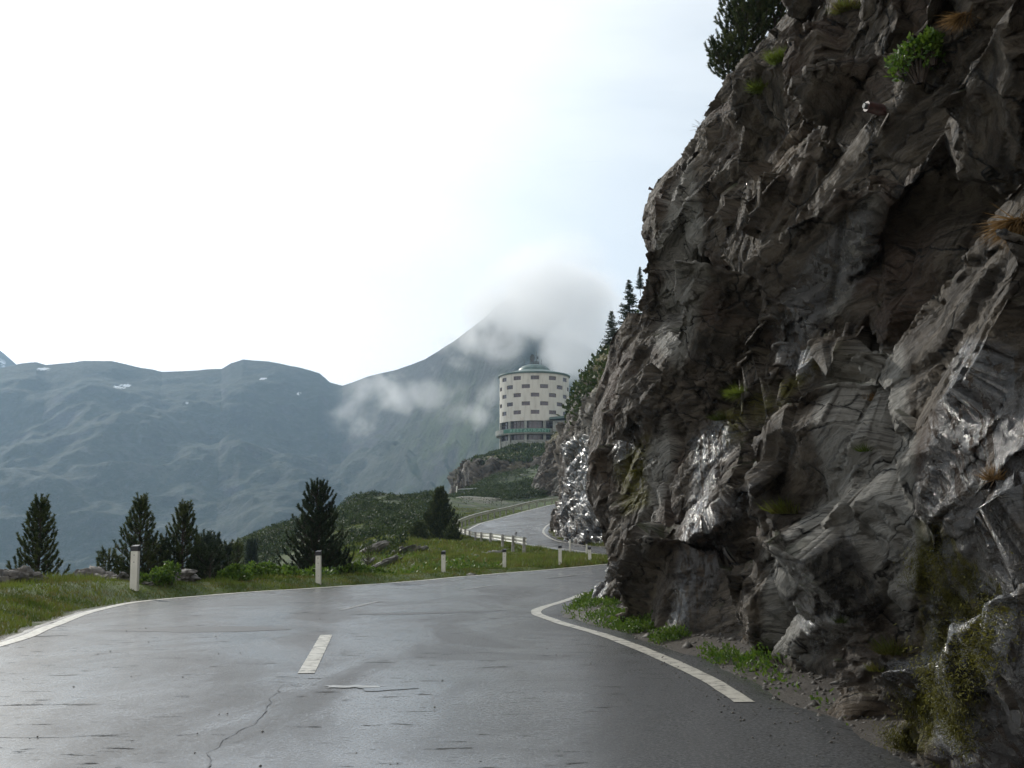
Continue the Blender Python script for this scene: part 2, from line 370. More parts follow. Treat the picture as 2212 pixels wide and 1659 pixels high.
def ground_mat():
    k = NM('alpine_turf_and_gravel'); grass, grav, scrub, _ = k.attr('mask')
    n = k.noise(1.1, 6, .6); f = k.noise(18, 6, .7); g = k.noise(55, 4, .7)
    cg = k.mix(k.ramp(n, .35, .65), (.035, .062, .012), (.070, .10, .022))
    cg = k.mix(k.ramp(f, .5, .75, 0, .6), cg, (.11, .10, .035))
    cg = k.mix(k.ramp(k.noise(.35, 4), .60, .72, 0, .35), cg, (.11, .085, .045))
    cr_ = k.mix(k.ramp(g, .35, .65), (.035, .030, .025), (.11, .095, .078))
    cr_ = k.mix(k.ramp(n, .4, .6), cr_, (.06, .05, .04))
    csc = k.mix(k.ramp(k.noise(.35, 6, .65), .4, .62), (.018, .030, .010), (.050, .075, .020))
    rk = k.ramp(k.noise(.22, 6, .7, k.map((1, 1, 3), (0, R(40), 0))), .56, .62)
    csc = k.mix(rk, csc, (.11, .105, .095))
    c = k.mix(scrub, cg, csc); c = k.mix(grav, c, cr_)
    b = k.bump(f, .9, .05); b = k.bump(g, .7, .015, b)
    return k.done(c, k.ramp(grav, 0, 1, .85, .55), b, .3)
M['ground'] = ground_mat()
def mountain_mat(name, snow):
    k = NM(name); msk = k.attr('mask')
    big = k.noise(.0035, 8, .62, dist=.5); mid = k.noise(.016, 8, .68, k.map((1, 1, 1.3), (0, R(30), R(20)))); fine = k.noise(.07, 6, .7)
    sep = k.n('ShaderNodeSeparateXYZ'); k.l(k.geo.outputs['Normal'], sep.inputs[0])
    slope = k.math('ADD', sep.outputs[2], k.math('MULTIPLY', k.math('SUBTRACT', mid, .5), .8))
    c = k.mix(k.ramp(slope, .58, .80), (.052, .056, .056), (.024, .037, .016))
    c = k.mix(k.ramp(big, .42, .60), c, (.022, .034, .016))
    c = k.mix(k.ramp(fine, .45, .66, 0, .4), c, (.10, .10, .095)); gl = k.noise(.012, 6, .65, k.map((1.6, 1.6, .35), (0, 0, R(25)))); c = k.mix(k.ramp(gl, .52, .64, 0, .75), c, (.012, .018, .010)); c = k.mix(k.ramp(gl, .40, .32, 0, .6), c, (.065, .07, .06))
    c = k.mix(k.ramp(k.noise(.045, 6, .7), .58, .68, 0, .7), c, (.014, .022, .012))
    c = k.mix(k.math('MULTIPLY', msk[2], k.ramp(mid, .38, .65, 0, .75)), c, (.075, .105, .035))  # sunlit look of the right-hand slope, put into the colour as brighter green
    c = k.mix(k.math('MULTIPLY', msk[0], k.ramp(fine, .44, .5)), c, (.80, .83, .86))
    b = k.bump(mid, .7, 22); b = k.bump(fine, .7, 6, b)
    return k.done(c, .9, b, .15)
M['mount'] = mountain_mat('hazy_alpine_slope', 0)
M['needle'] = (lambda k: k.done(k.mix(k.ramp(k.noise(5, 4), .35, .65), (.022, .040, .014), (.095, .115, .036)), .55, None, .3, transl=.25))(NM('pine_needles'))
M['needle2'] = (lambda k: k.done(k.mix(k.ramp(k.noise(5, 4), .35, .65), (.014, .027, .013), (.045, .065, .025)), .55, None, .3, transl=.2))(NM('dark_pine_needles'))
M['bark'] = simple('bark', (.06, .045, .035), .9, var=.4, sc=20, bump=(40, .01))
M['leaf'] = (lambda k: k.done(k.mix(k.ramp(k.noise(9, 4), .35, .65), (.045, .10, .012), (.13, .20, .025)), .5, None, .4, transl=.4))(NM('fresh_leaves'))
M['leafdark'] = (lambda k: k.done(k.mix(k.ramp(k.noise(.9, 5), .35, .65), (.016, .030, .009), (.055, .080, .020)), .6, None, .3, transl=.3))(NM('scrub_leaves'))
M['grass'] = (lambda k: k.done(k.mix(k.ramp(k.noise(1.7, 6, .7), .46, .64), k.mix(k.ramp(k.noise(.8, 5), .35, .6), (.058, .095, .012), (.145, .19, .028)), (.16, .14, .04)), .55, None, .3, transl=.35))(NM('grass_blades'))
M['dry'] = simple('dry_grass', (.20, .12, .045), .7, var=.4, sc=25, transl=.3)
M['mossy'] = simple('olive_moss', (.10, .095, .012), .75, var=.5, sc=15, transl=.3)
M['stone'] = simple('pale_boulder', (.19, .18, .165), .75, var=.5, sc=2.5, bump=(9, .06))
M['stonedark'] = simple('dark_boulder', (.085, .078, .07), .75, var=.6, sc=3, bump=(9, .06))
M['postwhite'] = (lambda k: k.done(k.mix(k.ramp(k.noise(14, 6, .7), .62, .72), k.mix(k.ramp(k.noise(3, 4), .3, .7), (.74, .71, .64), (.62, .60, .53)), (.16, .13, .09)), .5))(NM('dirty_white_post'))
M['black'] = simple('black_cap', (.012, .013, .018), .45, var=.2)
M['steel'] = simple('galvanised_rail', (.52, .53, .52), .32, metal=.7, var=.15, sc=2)
M['steelbright'] = simple('bright_rail', (.72, .70, .62), .35, metal=.3, var=.15, sc=.8)
M['concpost'] = simple('weathered_post', (.27, .26, .24), .8, var=.35, sc=6)
def plaster():
    k = NM('tower_plaster'); st = k.noise(.9, 6, .6, k.map((1, 1, .18))); n = k.noise(.35, 5)
    c = k.mix(k.ramp(st, .4, .75), (.58, .56, .50), (.43, .41, .36)); c = k.mix(k.ramp(n, .6, .7, 0, .35), c, (.42, .33, .26))
    return k.done(c, .85, k.bump(k.noise(6, 4), .3, .02))
M['plaster'] = plaster()
M['copper'] = simple('green_roof_sheet', (.075, .125, .115), .5, var=.25, sc=.7)
M['greenpanel'] = simple('green_balcony_panel', (.045, .15, .105), .6, var=.3, sc=.8)
M['letter'] = simple('pale_green_letter', (.20, .36, .29), .5, var=.1)
M['concrete'] = simple('grey_concrete', (.25, .26, .235), .8, var=.25, sc=1.2)
M['glassdark'] = simple('dark_window_glass', (.045, .035, .045), .12, var=.4, sc=.5, spec=.8)
M['frame'] = simple('brown_window_frame', (.085, .055, .05), .6, var=.2)
M['metalgrey'] = simple('grey_metal', (.075, .08, .08), .6, metal=.1)
M['boltdark'] = simple('rusty_anchor', (.050, .022, .020), .5, var=.4, sc=30)
M['plate'] = simple('pale_anchor_plate', (.52, .48, .43), .55, var=.3, sc=18)
M['wetsheen'] = simple('painted_wet_sheen', (.30, .30, .29), .4, var=.35, sc=9)  # pale base colour stands in for sky reflected on wet asphalt
M['puddle'] = (lambda k: k.done((.10, .10, .10), .22, k.bump(k.noise(4, 2), .05, .01), .9))(NM('puddle_water'))
M['gravel'] = simple('roadside_chips', (.075, .068, .058), .7, var=.6, sc=12)
# ================================================================ road
def catmull(P, n):
    P = np.asarray(P, float); P = np.vstack([2*P[0]-P[1], P, 2*P[-1]-P[-2]]); out = []
    for i in range(1, len(P)-2):
        a, b, c, d = P[i-1:i+3]
        for t in np.linspace(0, 1, n, endpoint=False):
            out.append(.5*((2*b)+(c-a)*t+(2*a-5*b+4*c-d)*t*t+(3*b-3*c+d-a)*t**3))
    out.append(P[-2]); return np.array(out)
PAIRS = [  # left line x, y, z, right line x, y, z
 (-5.6, -14, 0, 2.3, -14, 0), (-5.8, 0, 0, 2.2, 0, 0), (-6.1, 8, 0, 2.0, 6, 0), (-6.64, 14.6, 0, 1.88, 11.4, 0), (-7.19, 17.4, 0, 1.4, 15.4, 0),
 (-7.9, 21, 0, .76, 18.6, 0), (-8.1, 24.6, 0, .45, 20.6, 0), (-7.0, 28, 0, .64, 22.4, 0), (-5.3, 31.6, 0, 1.3, 25.3, 0), (-3.7, 35, 0, 2.25, 29.1, 0),
 (-1.2, 41.3, .03, 5.3, 35.2, 0), (1.7, 47, .1, 9, 41.5, .1), (4.5, 52, .2, 12.4, 48.5, .2), (6.4, 55.3, .3, 14.8, 56, .35), (6.6, 57.6, .4, 14.4, 64, .55),
 (5.1, 60, .5, 10.6, 68.5, .7), (3.6, 64.5, .72, 7.2, 71, .8), (1.95, 70, .91, 5.3, 75.5, .9), (.2, 77, 1.08, 4.3, 80, 1.05), (-1.6, 86, 1.34, 3.4, 85, 1.25),
 (-4.0, 96, 1.75, 2.85, 90.5, 1.62), (-4.7, 101.5, 1.98, 2.7, 95.5, 1.98), (-4.2, 108, 2.32, 2.95, 99.5, 2.36), (-3.2, 115, 3.0, 3.6, 105, 2.8), (-1.7, 122, 3.55, 4.83, 112, 3.3),
 (3.2, 142, 5.3, 8.6, 133, 4.8), (7.9, 162, 6.75, 13, 153, 6.2), (13, 182, 8, 19, 172, 7.6)]
PR = catmull(PAIRS, 18)
RL, RR = PR[:, :3], PR[:, 3:]
RC = (RL+RR)/2; RW = np.linalg.norm(RL-RR, axis=1)/2
SIDE = (RR-RL)/np.linalg.norm(RR-RL, axis=1)[:, None]
def und(V): return .012*fbm(V, 2.2, 3, 2)
def ribbon(idx, off0, off1, side, dz, name, mat, across=2, rag=0., seed=0, parent=None):
    base = (RL if side == 'L' else RR)[idx]; S = SIDE[idx]
    a = off0+(rag*fbm(base*1.0, .9, 4, seed) if rag else 0); b = off1+(rag*fbm(base*1.0+50, .9, 4, seed+3) if rag else 0)
    ts = np.linspace(0, 1, across); V = base[:, None]+S[:, None]*(np.asarray(a).reshape(-1, 1, 1)*(1-ts)[None, :, None]+np.asarray(b).reshape(-1, 1, 1)*ts[None, :, None])
    V = V.reshape(-1, 3).copy(); V[:, 2] += dz+und(V)
    return npmesh(name, V, grid_faces(len(idx), across), mat, parent)
fine = catmull(PAIRS, 60)
def orth(fine):
    """pair every centre point with the nearest points of both lines, so that the road is cut square across"""
    L_, R_ = fine[:, :3], fine[:, 3:]; C = (L_+R_)/2; out = []
    for S in (L_, R_):
        D = np.hypot(C[:, None, 0]-S[None, :, 0], C[:, None, 1]-S[None, :, 1]); j = np.abs(np.arange(len(C))[:, None]-np.arange(len(S))[None]); D = np.where(j > 110, 99, D)
        k = np.maximum.accumulate(D.argmin(1)); q = S[k]; kk = np.hanning(17); kk /= kk.sum()
        q = np.column_stack([np.convolve(np.pad(q[:, c], 8, mode='edge'), kk, 'valid') for c in range(3)]); out.append(q)
    return np.hstack(out)
fine = orth(fine)
def road_sheet():
    L_, R_ = fine[:, :3], fine[:, 3:]; S = (R_-L_)/np.linalg.norm(R_-L_, axis=1)[:, None]
    l = L_-S*(.38+.10*fbm(L_, .8, 5, 4)[:, None]); r = R_+S*(.55+.30*fbm(R_, 1.1, 5, 8)[:, None])
    n = 40; t = np.linspace(0, 1, n)
    V = (l[:, None]*(1-t)[None, :, None]+r[:, None]*t[None, :, None]).reshape(-1, 3)
    edge = np.tile(np.minimum(1, np.minimum(t, 1-t)*40), len(fine))
    V[:, 2] += und(V)*edge
    V[:, 2] -= .05*np.tile((t < .001) | (t > .999), len(fine))
    return tag(npmesh('road', V, grid_faces(len(fine), n), M['asphalt'], smooth=True), kind='structure', label='wet patched asphalt mountain road bending right round the rock')
road_sheet()
RLf, RRf = RL, RR
RL, RR = fine[:, :3], fine[:, 3:]; RC = (RL+RR)/2; RW = np.linalg.norm(RL-RR, axis=1)/2; SIDE = (RR-RL)/np.linalg.norm(RR-RL, axis=1)[:, None]
allidx = np.arange(len(fine))
tag(ribbon(allidx, -.09, .10, 'L', .006, 'edge_line', M['paint'], 3, .014, 1), kind='structure', label='white edge line along the grass verge')
ym = RR[:, 1]; i0 = int(np.argmax(ym > 9.4))
tag(ribbon(allidx[i0:], -.10, .09, 'R', .006, 'edge_line', M['paint'], 3, .03, 2), kind='structure', label='worn white edge line on the rock side of the road')
def dash(x0, y0, x1, y1, w, z=0., mat='faded'):
    a = np.array([x0, y0]); b = np.array([x1, y1]); d = (b-a)/np.linalg.norm(b-a); nrm = np.array([d[1], -d[0]])
    n = 24; V = []
    for i in range(n+1):
        p = a+(b-a)*i/n
        j = .006*math.sin(i*3.1)
        for s in (-1, 0, 1): q = p+nrm*s*(w/2+j); V.append((q[0], q[1], z+.020))
    V = np.array(V); V[:, 2] += und(V)-.014
    tag(npmesh('centre_dash', V, grid_faces(n+1, 3), M[mat]), kind='structure', label='painted centre line dash')
dash(-2.09, 11.45, -2.63, 15.9, .17, 0., 'paint')
dash(-3.30, 21.6, -2.95, 24.6, .12); dash(-1.4, 30.0, -.6, 32.6, .12); dash(.3, 93, .5, 103, .14, 1.95)
dash(1.2, 38.2, 2.6, 41.6, .12, .05)
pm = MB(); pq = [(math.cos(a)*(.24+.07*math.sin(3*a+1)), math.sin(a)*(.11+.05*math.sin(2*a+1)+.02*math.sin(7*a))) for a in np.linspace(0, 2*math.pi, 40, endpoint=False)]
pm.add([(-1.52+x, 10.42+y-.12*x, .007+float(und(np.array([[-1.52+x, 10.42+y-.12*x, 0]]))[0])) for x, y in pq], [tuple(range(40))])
tag(pm.build('sheen_patch', M['wetsheen']), kind='structure', label='small wet sheen painted pale on the asphalt beside the dip')
pd = MB(); pts = [(math.cos(a)*(.24+.06*math.sin(3*a+1)+.02*math.sin(8*a)), math.sin(a)*(.13+.04*math.sin(2*a)+.02*math.sin(6*a))) for a in np.linspace(0, 2*math.pi, 40, endpoint=False)]
pd.add([(-1.16+x, 10.30+y+.1*x, .005+float(und(np.array([[-1.16+x, 10.30+y+.1*x, 0]]))[0])) for x, y in pts], [tuple(range(40))])
tag(pd.build('puddle', M['puddle']), kind='structure', label='small pale puddle in a dip of the asphalt')
M['patchmat'] = (lambda k: k.done(k.mix(k.ramp(k.noise(60, 4, .75), .35, .65), (.022, .022, .023), (.060, .060, .060)), .5, k.bump(k.noise(70, 3), .3, .003), .35))(NM('repair_patch'))
def rpatch(pts, label, seed, mat='patchmat', dz=.003):
    P = catmull(np.array([(x, y, 0) for x, y in pts+pts[:1]], float), 10)[:-1]; P += np.column_stack([fbm(P, .5, 5, seed)*.22, fbm(P+9, .5, 5, seed)*.16, P[:, 0]*0]); P[:, 2] = und(P*np.array([1, 1, 0]))+dz
    cc = P.mean(0); V = np.vstack([cc+(P-cc)*f for f in np.linspace(0.02, 1, 8)]); n = len(P); V[:, 2] = und(V*np.array([1, 1, 0]))+dz
    Fc = [(k*n+j, k*n+(j+1) % n, (k+1)*n+(j+1) % n, (k+1)*n+j) for k in range(7) for j in range(n)]
    tag(npmesh('asphalt_patch', V, Fc, M[mat]), kind='structure', label=label)
rpatch([(-5.8, 17.2), (-4.2, 17.6), (-3.4, 17.0), (-4.6, 16.5), (-5.9, 16.7)], 'long dark damp patch near the left edge line', 5)
rpatch([(-2.9, 20.3), (-1.2, 21.2), (.0, 21.4), (-.6, 20.9), (-2.2, 20.1)], 'curved dark repair seam beyond the centre dash', 7)
def crack(pts, w, label, seed):
    P = catmull(np.array([(x, y, 0) for x, y in pts], float), 14); P[:, 0] += fbm(P, .22, 4, seed)*.07; T = np.gradient(P, axis=0); T /= np.linalg.norm(T, axis=1)[:, None]; N = np.column_stack([T[:, 1], -T[:, 0], T[:, 0]*0])
    ww_ = (w*(.35+.9*np.abs(fbm(P, .3, 3, seed+2))*2))[:, None]; V = np.stack([P-N*ww_, P+N*ww_], 1).reshape(-1, 3); V[:, 2] = und(V*np.array([1, 1, 0]))+.0055
    tag(npmesh('road_crack', V, grid_faces(len(P), 2), M['black']), kind='structure', label=label)
crack([(-1.78, 6.2), (-1.85, 6.9), (-1.95, 7.6), (-1.92, 8.6), (-2.08, 9.8), (-2.12, 10.8)], .005, 'thin crack along the middle seam of the road', 2)
crack([(-3.9, 7.9), (-3.2, 7.85), (-2.7, 8.0)], .010, 'short crack in the left lane', 12)
crack([(-.9, 10.9), (-.3, 10.85), (.25, 11.0)], .012, 'dark crack beside the dip in the right lane', 22)
# ================================================================ terrain
def road_near(XY):
    d = np.full(len(XY), 1e9); z = np.zeros(len(XY)); sgn = np.zeros(len(XY))
    sub = slice(None, None, 6); C = RC[sub, :2]; w = RW[sub]; S = SIDE[sub, :2]; ZL = RL[sub, 2]; ZR = RR[sub, 2]
    for s in range(0, len(XY), 20000):
        q = XY[s:s+20000]; D = q[:, None]-C[None]; dist = np.hypot(D[..., 0], D[..., 1]); lat = (D*S[None]).sum(-1)
        e = np.maximum(dist-w[None], np.abs(lat)-w[None]); k = e.argmin(1); r = np.arange(len(q))
        d[s:s+20000] = e[r, k]; f = np.clip(lat[r, k]/w[k]*.5+.5, 0, 1); z[s:s+20000] = ZL[k]*(1-f)+ZR[k]*f; sgn[s:s+20000] = lat[r, k]
    return d, z, sgn
CTRL = [(-40, -20, .5), (-15, -20, .3), (-12, 0, .2), (-25, 0, -1), (-9.5, 12, .15), (-11, 20, .15), (-13, 27, .12), (-18, 24, -1.0), (-25, 20, -4), (-16, 31, -1.3), (-22, 32, -5),
 (-9.8, 29, .15), (-11, 33, -.9), (-14, 38, -3.5), (-7.2, 33.5, .12), (-8.5, 37, -.8), (-11, 43, -4), (-20, 45, -9), (-40, 40, -18), (-60, 60, -34), (-5, 38, .10), (-5.7, 42, -.6), (-8, 48, -1.6),
 (-2.5, 44, .12), (-3.2, 50, -.1), (-5.5, 56, 0), (-9, 62, .3), (-14, 68, -3), (.5, 49, .15), (0, 56, .22), (1.0, 61.5, .38), (-1.6, 66, .28), (-3.5, 64, .2), (-6, 72, .9), (-5.4, 80, .5),
 (-9.5, 78, 1.5), (-12, 80, .7), (-16, 86, -4), (-8, 92, .8), (-7, 104, 1.3), (-12, 96, 1.6), (-17, 100, -.5), (-21, 95, -3.5), (-26, 128, 1.0), (-31, 132, 1.6), (-36, 128, -1), (-28, 120, -2),
 (-9, 115, 2.1), (-6, 124, 2.8), (-14, 125, 3.4), (-3, 136, 3.9), (-10, 145, 5.2), (-17, 140, 4.6), (-22, 150, 5.4), (-24, 165, 7.3), (-27, 160, 3), (-31, 158, -2), (-18, 175, 7.7), (-12, 185, 7.6), (-8, 170, 6.8),
 (1, 152, 5.3), (2.5, 162, 6.0), (0, 180, 7.2), (-4, 195, 7.4), (-12, 200, 8.0), (4, 200, 8.2), (-8, 220, 9.6), (0, 245, 11.2), (-12, 245, 11.2), (-22, 230, 8), (-28, 205, 4), (-30, 180, 2), (-38, 190, -12), (-22, 290, 8), (-35, 260, -12), (-14, 262, 12),
 (14, 60, .6), (20, 60, 1), (25, 90, 3), (25, 150, 8), (30, 200, 12), (5, 5, .12), (4, 12, .15), (8, 20, .5), (9, 32, .3), (20, 30, 1), (40, 20, 3), (60, 100, 10), (60, 250, 30), (10, 300, 20), (0, 350, 26), (20, 350, 28), (-45, 330, -20),
 (-45, 90, -35), (-60, 150, -45), (-80, 20, -30), (-80, 250, -70), (-120, 120, -90), (0, 420, 5), (60, 420, 25), (-60, 420, -80), (-300, 300, -220), (-300, 0, -150), (-200, 700, -260), (0, 700, -120), (300, 600, 60), (600, 0, 60),
 (-600, 900, -330), (0, 1200, -330), (600, 1200, -200), (-2500, 2000, -360), (0, 2500, -360), (2500, 2000, -300), (-3000, 0, -300), (3000, 0, 0), (0, 8000, -380), (-6000, 8000, -380), (6000, 8000, -380)]
CT = np.array(CTRL, float)
def _ker(a, b): return np.sqrt(((a[:, None]-b[None])**2).sum(-1)+.5)
_K = _ker(CT[:, :2], CT[:, :2]); _n = len(CT)
_A = np.zeros((_n+1, _n+1)); _A[:_n, :_n] = _K; _A[:_n, _n] = 1; _A[_n, :_n] = 1
_w = np.linalg.solve(_A, np.append(CT[:, 2], 0))
def terr(XY, detail=True):
    XY = np.asarray(XY, float).reshape(-1, 2); z = np.empty(len(XY))
    for s in range(0, len(XY), 20000): z[s:s+20000] = _ker(XY[s:s+20000], CT[:, :2]) @ _w[:_n]+_w[_n]
    P3 = np.column_stack([XY, np.zeros(len(XY))])
    r, rz, sg = road_near(XY)
    if detail: z = z+fbm(P3, 3.0, 4, 21)*np.clip(r-1, 0, 4)*.07+fbm(P3, 14, 4, 25)*np.clip(r-4, 0, 30)*.05+fbm(P3, .5, 3, 22)*.03*sstep(r, .3, 1.5)
    b = sstep(r, .35, 2.4); z = (rz-.045+.07*sstep(r, .45, 1.1))*(1-b)+z*b
    z = np.where(r < .5, np.minimum(z, rz-.035-.06*(r < .1)), z)
    return z
def tz(x, y): return float(terr([(x, y)])[0])
def geo_ax(a, b, step, far, g=1.12):
    c = list(np.arange(a, b, step)); s = step
    while c[-1] < far: s *= g; c.append(c[-1]+s)
    return c
ys = list(np.arange(-24, 62, .3))+list(np.arange(62, 260, .8)); s = 1.
while ys[-1] < 9500: s *= 1.10; ys.append(ys[-1]+s)
xr = geo_ax(0, 16, .28, 7000); xl = geo_ax(0, 26, .28, 7000); xs = sorted(set([-v for v in xl[1:]]+xr))
XX, YY = np.meshgrid(xs, ys, indexing='ij'); XY = np.column_stack([XX.ravel(), YY.ravel()])
Z = terr(XY); rr, _, sg = road_near(XY)
P3 = np.column_stack([XY, Z])
right = sg > 0
grav = np.where(right & (XY[:, 1] < 46), 1-.0*rr, sstep(.58-rr+.25*fbm(P3, .6, 4, 31), .1, .3))
grav = np.where(right & (XY[:, 1] >= 60) & (XY[:, 0] > 1), .9, grav)
scr = sstep(XY[:, 1]-.4*XY[:, 0]*0, 58, 74)*sstep(rr, 3, 7)*.9+.35*sstep(XY[:, 1], 46, 56)*sstep(rr, 2, 5)*(XY[:, 1] < 80)*0
mask = np.column_stack([np.ones(len(Z)), np.clip(grav, 0, 1), scr, np.ones(len(Z))])
tag(npmesh('ground', P3, grid_faces(len(xs), len(ys)), M['ground'], smooth=True, attrs={'mask': mask}), kind='structure', label='alpine slope falling away into the valley')
# ================================================================ mountains
def mountain(name, crest, D0, z0, Dc, nu, nv, amp, label, seed, snowspots=(), lit=None):
    cp = np.array(crest, float); px = np.linspace(cp[0, 0], cp[-1, 0], nu)
    py = np.interp(px, cp[:, 0], cp[:, 1]); py = py+1.6*fbm(np.column_stack([px, px*0, px*0]), 30, 5, seed)
    t = np.concatenate([np.linspace(0, 1, nv-14), np.linspace(1.02, 1.35, 14)])
    dc = np.array([Dc(p) for p in px])
    C = np.array([at(a, b, d) for a, b, d in zip(px, py, dc)])
    U, T = np.meshgrid(np.arange(nu), t, indexing='ij'); U = U.ravel(); T = T.ravel()
    Y = D0+(dc[U]-D0)*T; az = C[U, 0]/C[U, 1]; X = az*Y
    prof = np.where(T <= 1, .10*T+.90*T**1.35, 1-(T-1)*1.3)
    Zb = z0+(C[U, 2]-z0)*prof
    P = np.column_stack([X, Y, Zb]); Pn = np.column_stack([X*1.0, Y*.8, Zb*1.2])
    win = np.clip((1-T)*5, 0, 1)*np.clip(T*4+.2, 0, 1)
    win = np.where(T > 1, np.clip((T-1)*6, 0, 1), win)
    n = ridged(Pn, 620, 5, seed+3, .5)*.55+fbm(Pn, 260, 5, seed+5)*.7
    bench = ridged(np.column_stack([X*.35, Y*.35, Zb*1.8]), 160, 4, seed+8)*.35
    P[:, 2] += amp*(n+bench-.25)*win
    P[:, 2] += 5*fbm(Pn, 40, 3, seed+11)*np.clip(win+.12, 0, 1)
    u, v = proj(P); m = np.zeros((len(P), 4)); m[:, 3] = 1
    for sx, sy, rx, ry, an in snowspots:
        ca, sa = math.cos(an), math.sin(an); a = ((u-sx)*ca+(v-sy)*sa)/rx; b = (-(u-sx)*sa+(v-sy)*ca)/ry
        m[:, 0] = np.maximum(m[:, 0], (a*a+b*b < 1)*1.)
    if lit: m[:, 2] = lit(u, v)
    return tag(npmesh(name, P, grid_faces(nu, len(t)), M['mount'], smooth=True, attrs={'mask': m}), kind='structure', label=label)
CREST = [(-700, 700), (-400, 760), (-150, 800), (0, 795), (45, 785), (80, 782), (100, 788), (180, 780), (240, 779), (300, 793), (350, 803), (420, 800), (480, 797), (500, 784), (525, 776), (580, 781), (640, 792),
 (690, 806), (712, 826), (740, 834), (800, 812), (860, 797), (920, 775), (980, 738), (1040, 692), (1085, 652), (1110, 640), (1150, 655), (1230, 720), (1300, 770), (1400, 800), (1600, 820), (1900, 840)]
mountain('mountain_ridge', CREST, 700, -330, lambda p: 2700-1150*float(sstep(np.array(p), 700, 1150)), 1150, 300, 105,
         'hazy green mountain ridge with a rounded summit and small snow patches', 40,
         [(95, 829-32, 16, 3, 0), (265, 834, 20, 4, -.1), (262, 870-33, 10, 3, 0), (647, 850, 5, 3, 0), (569, 818, 9, 2, -.2), (404, 870, 4, 3, 0)],
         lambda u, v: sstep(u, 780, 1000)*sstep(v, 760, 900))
mountain('far_peak', [(-900, 900), (-300, 700), (-60, 690), (0, 757), (14, 768), (35, 787), (60, 810), (130, 900)], 3300, -100, lambda p: 4000, 260, 60, 40,
         'distant rocky peak with snow at the left edge', 70, [(2, 787, 12, 5, .5), (-20, 780, 20, 10, .3)])
# ================================================================ cliffs
def resample(P, step):
    P = np.asarray(P, float); seg = np.linalg.norm(np.diff(P[:, :2], axis=0), axis=1); s = np.concatenate([[0], np.cumsum(seg)])
    n = int(s[-1]/step)+1; t = np.linspace(0, s[-1], n)
    return np.column_stack([np.interp(t, s, P[:, k]) for k in range(P.shape[1])]), t
def smooth1(a, n, it=2):
    k = np.hanning(n+2)[1:-1]; k /= k.sum()
    for _ in range(it):
        p = np.pad(a, ((n//2, n//2), (0, 0)), mode='edge'); a = np.column_stack([np.convolve(p[:, c], k, 'valid') for c in range(a.shape[1])])[:len(a)]
    return a
SIL = [(-1.2, 1.73), (0, 1.73), (.35, 1.95), (.62, 2.12), (.94, 2.24), (1.19, 2.12), (1.66, 2.04), (1.93, 1.9), (2.46, 1.70), (3.54, 1.75), (4.62, 1.94), (4.9, 2.0), (5.52, 2.24), (6.28, 2.45), (6.83, 2.98), (7.51, 3.15), (8.64, 3.09), (9.21, 3.14),
       (9.67, 3.27), (10.72, 4.19), (11.54, 4.66), (12.37, 5.13), (13.44, 6.07), (14.53, 7.01), (17.5, 10.5), (20, 14)]
SIL = np.array(SIL); SIL[:, 1] += .16*sstep(SIL[:, 0], 2., 5)+.12*sstep(SIL[:, 0], 5., 7)+.42*sstep(SIL[:, 0], 9.4, 11.5)
def near_shift(Y, H):
    a = np.interp(H, SIL[:, 0], SIL[:, 1]-1.73)
    b = np.interp(H, [-1.2, 0, .6, 1.2, 3, 6, 9, 12, 16, 20], [0, 0, .22, .42, .85, 1.6, 2.5, 4.2, 7.2, 11])
    w = sstep(Y, 16.5, 23.5); return b*(1-w)+a*w
NB = [(4.2, -8, 0), (3.6, -2, 0), (3.1, 3, 0), (2.5, 6.5, 0), (2.6, 9, 0), (2.8, 12, 0), (2.72, 14, 0), (2.2, 15.8, 0), (1.95, 19, 0), (1.72, 23, 0), (1.72, 25.3, 0), (2.4, 27.2, 0), (4.2, 30.5, 0), (6.8, 34.2, 0), (10.8, 40, 0), (16, 47, 0)]
FEATS = [  # outline in the photograph, outward push in metres, edge softness in px
 ([(2110, -60), (2050, 110), (1965, 225), (1885, 310), (1868, 420), (1900, 560), (1925, 700), (1990, 860), (2005, 1000), (1980, 1200), (2035, 1420), (2010, 1660), (2700, 1700), (2700, -100)], .35, 16),
 ([(1740, 660), (1910, 680), (1930, 770), (1800, 790), (1760, 740)], -.60, 22),
 ([(1560, 730), (1700, 560), (1700, 640), (1600, 840), (1480, 1010), (1440, 1000)], -.45, 26),
 ([(1795, 780), (1950, 755), (1975, 960), (1985, 1200), (1960, 1380), (1850, 1230), (1780, 1060), (1755, 900)], .38, 14),
 ([(1313, 740), (1380, 690), (1450, 770), (1400, 870), (1340, 862), (1300, 810)], .25, 10),
 ([(1510, 330), (1470, 400), (1500, 520), (1440, 640), (1400, 600), (1385, 480), (1405, 410)], .25, 10),
 ([(1640, 1180), (1800, 1040), (1900, 1250), (1930, 1400), (1760, 1450), (1640, 1400)], .35, 22),
 ([(1620, 60), (1720, 90), (1640, 300), (1560, 560), (1520, 560), (1560, 300)], .22, 18),
 ([(2140, 1080), (2300, 1040), (2300, 1500), (2180, 1330), (2150, 1200)], -.15, 24),
 ([(1260, 1060), (1330, 1000), (1380, 1130), (1330, 1210), (1290, 1130)], .12, 14)]
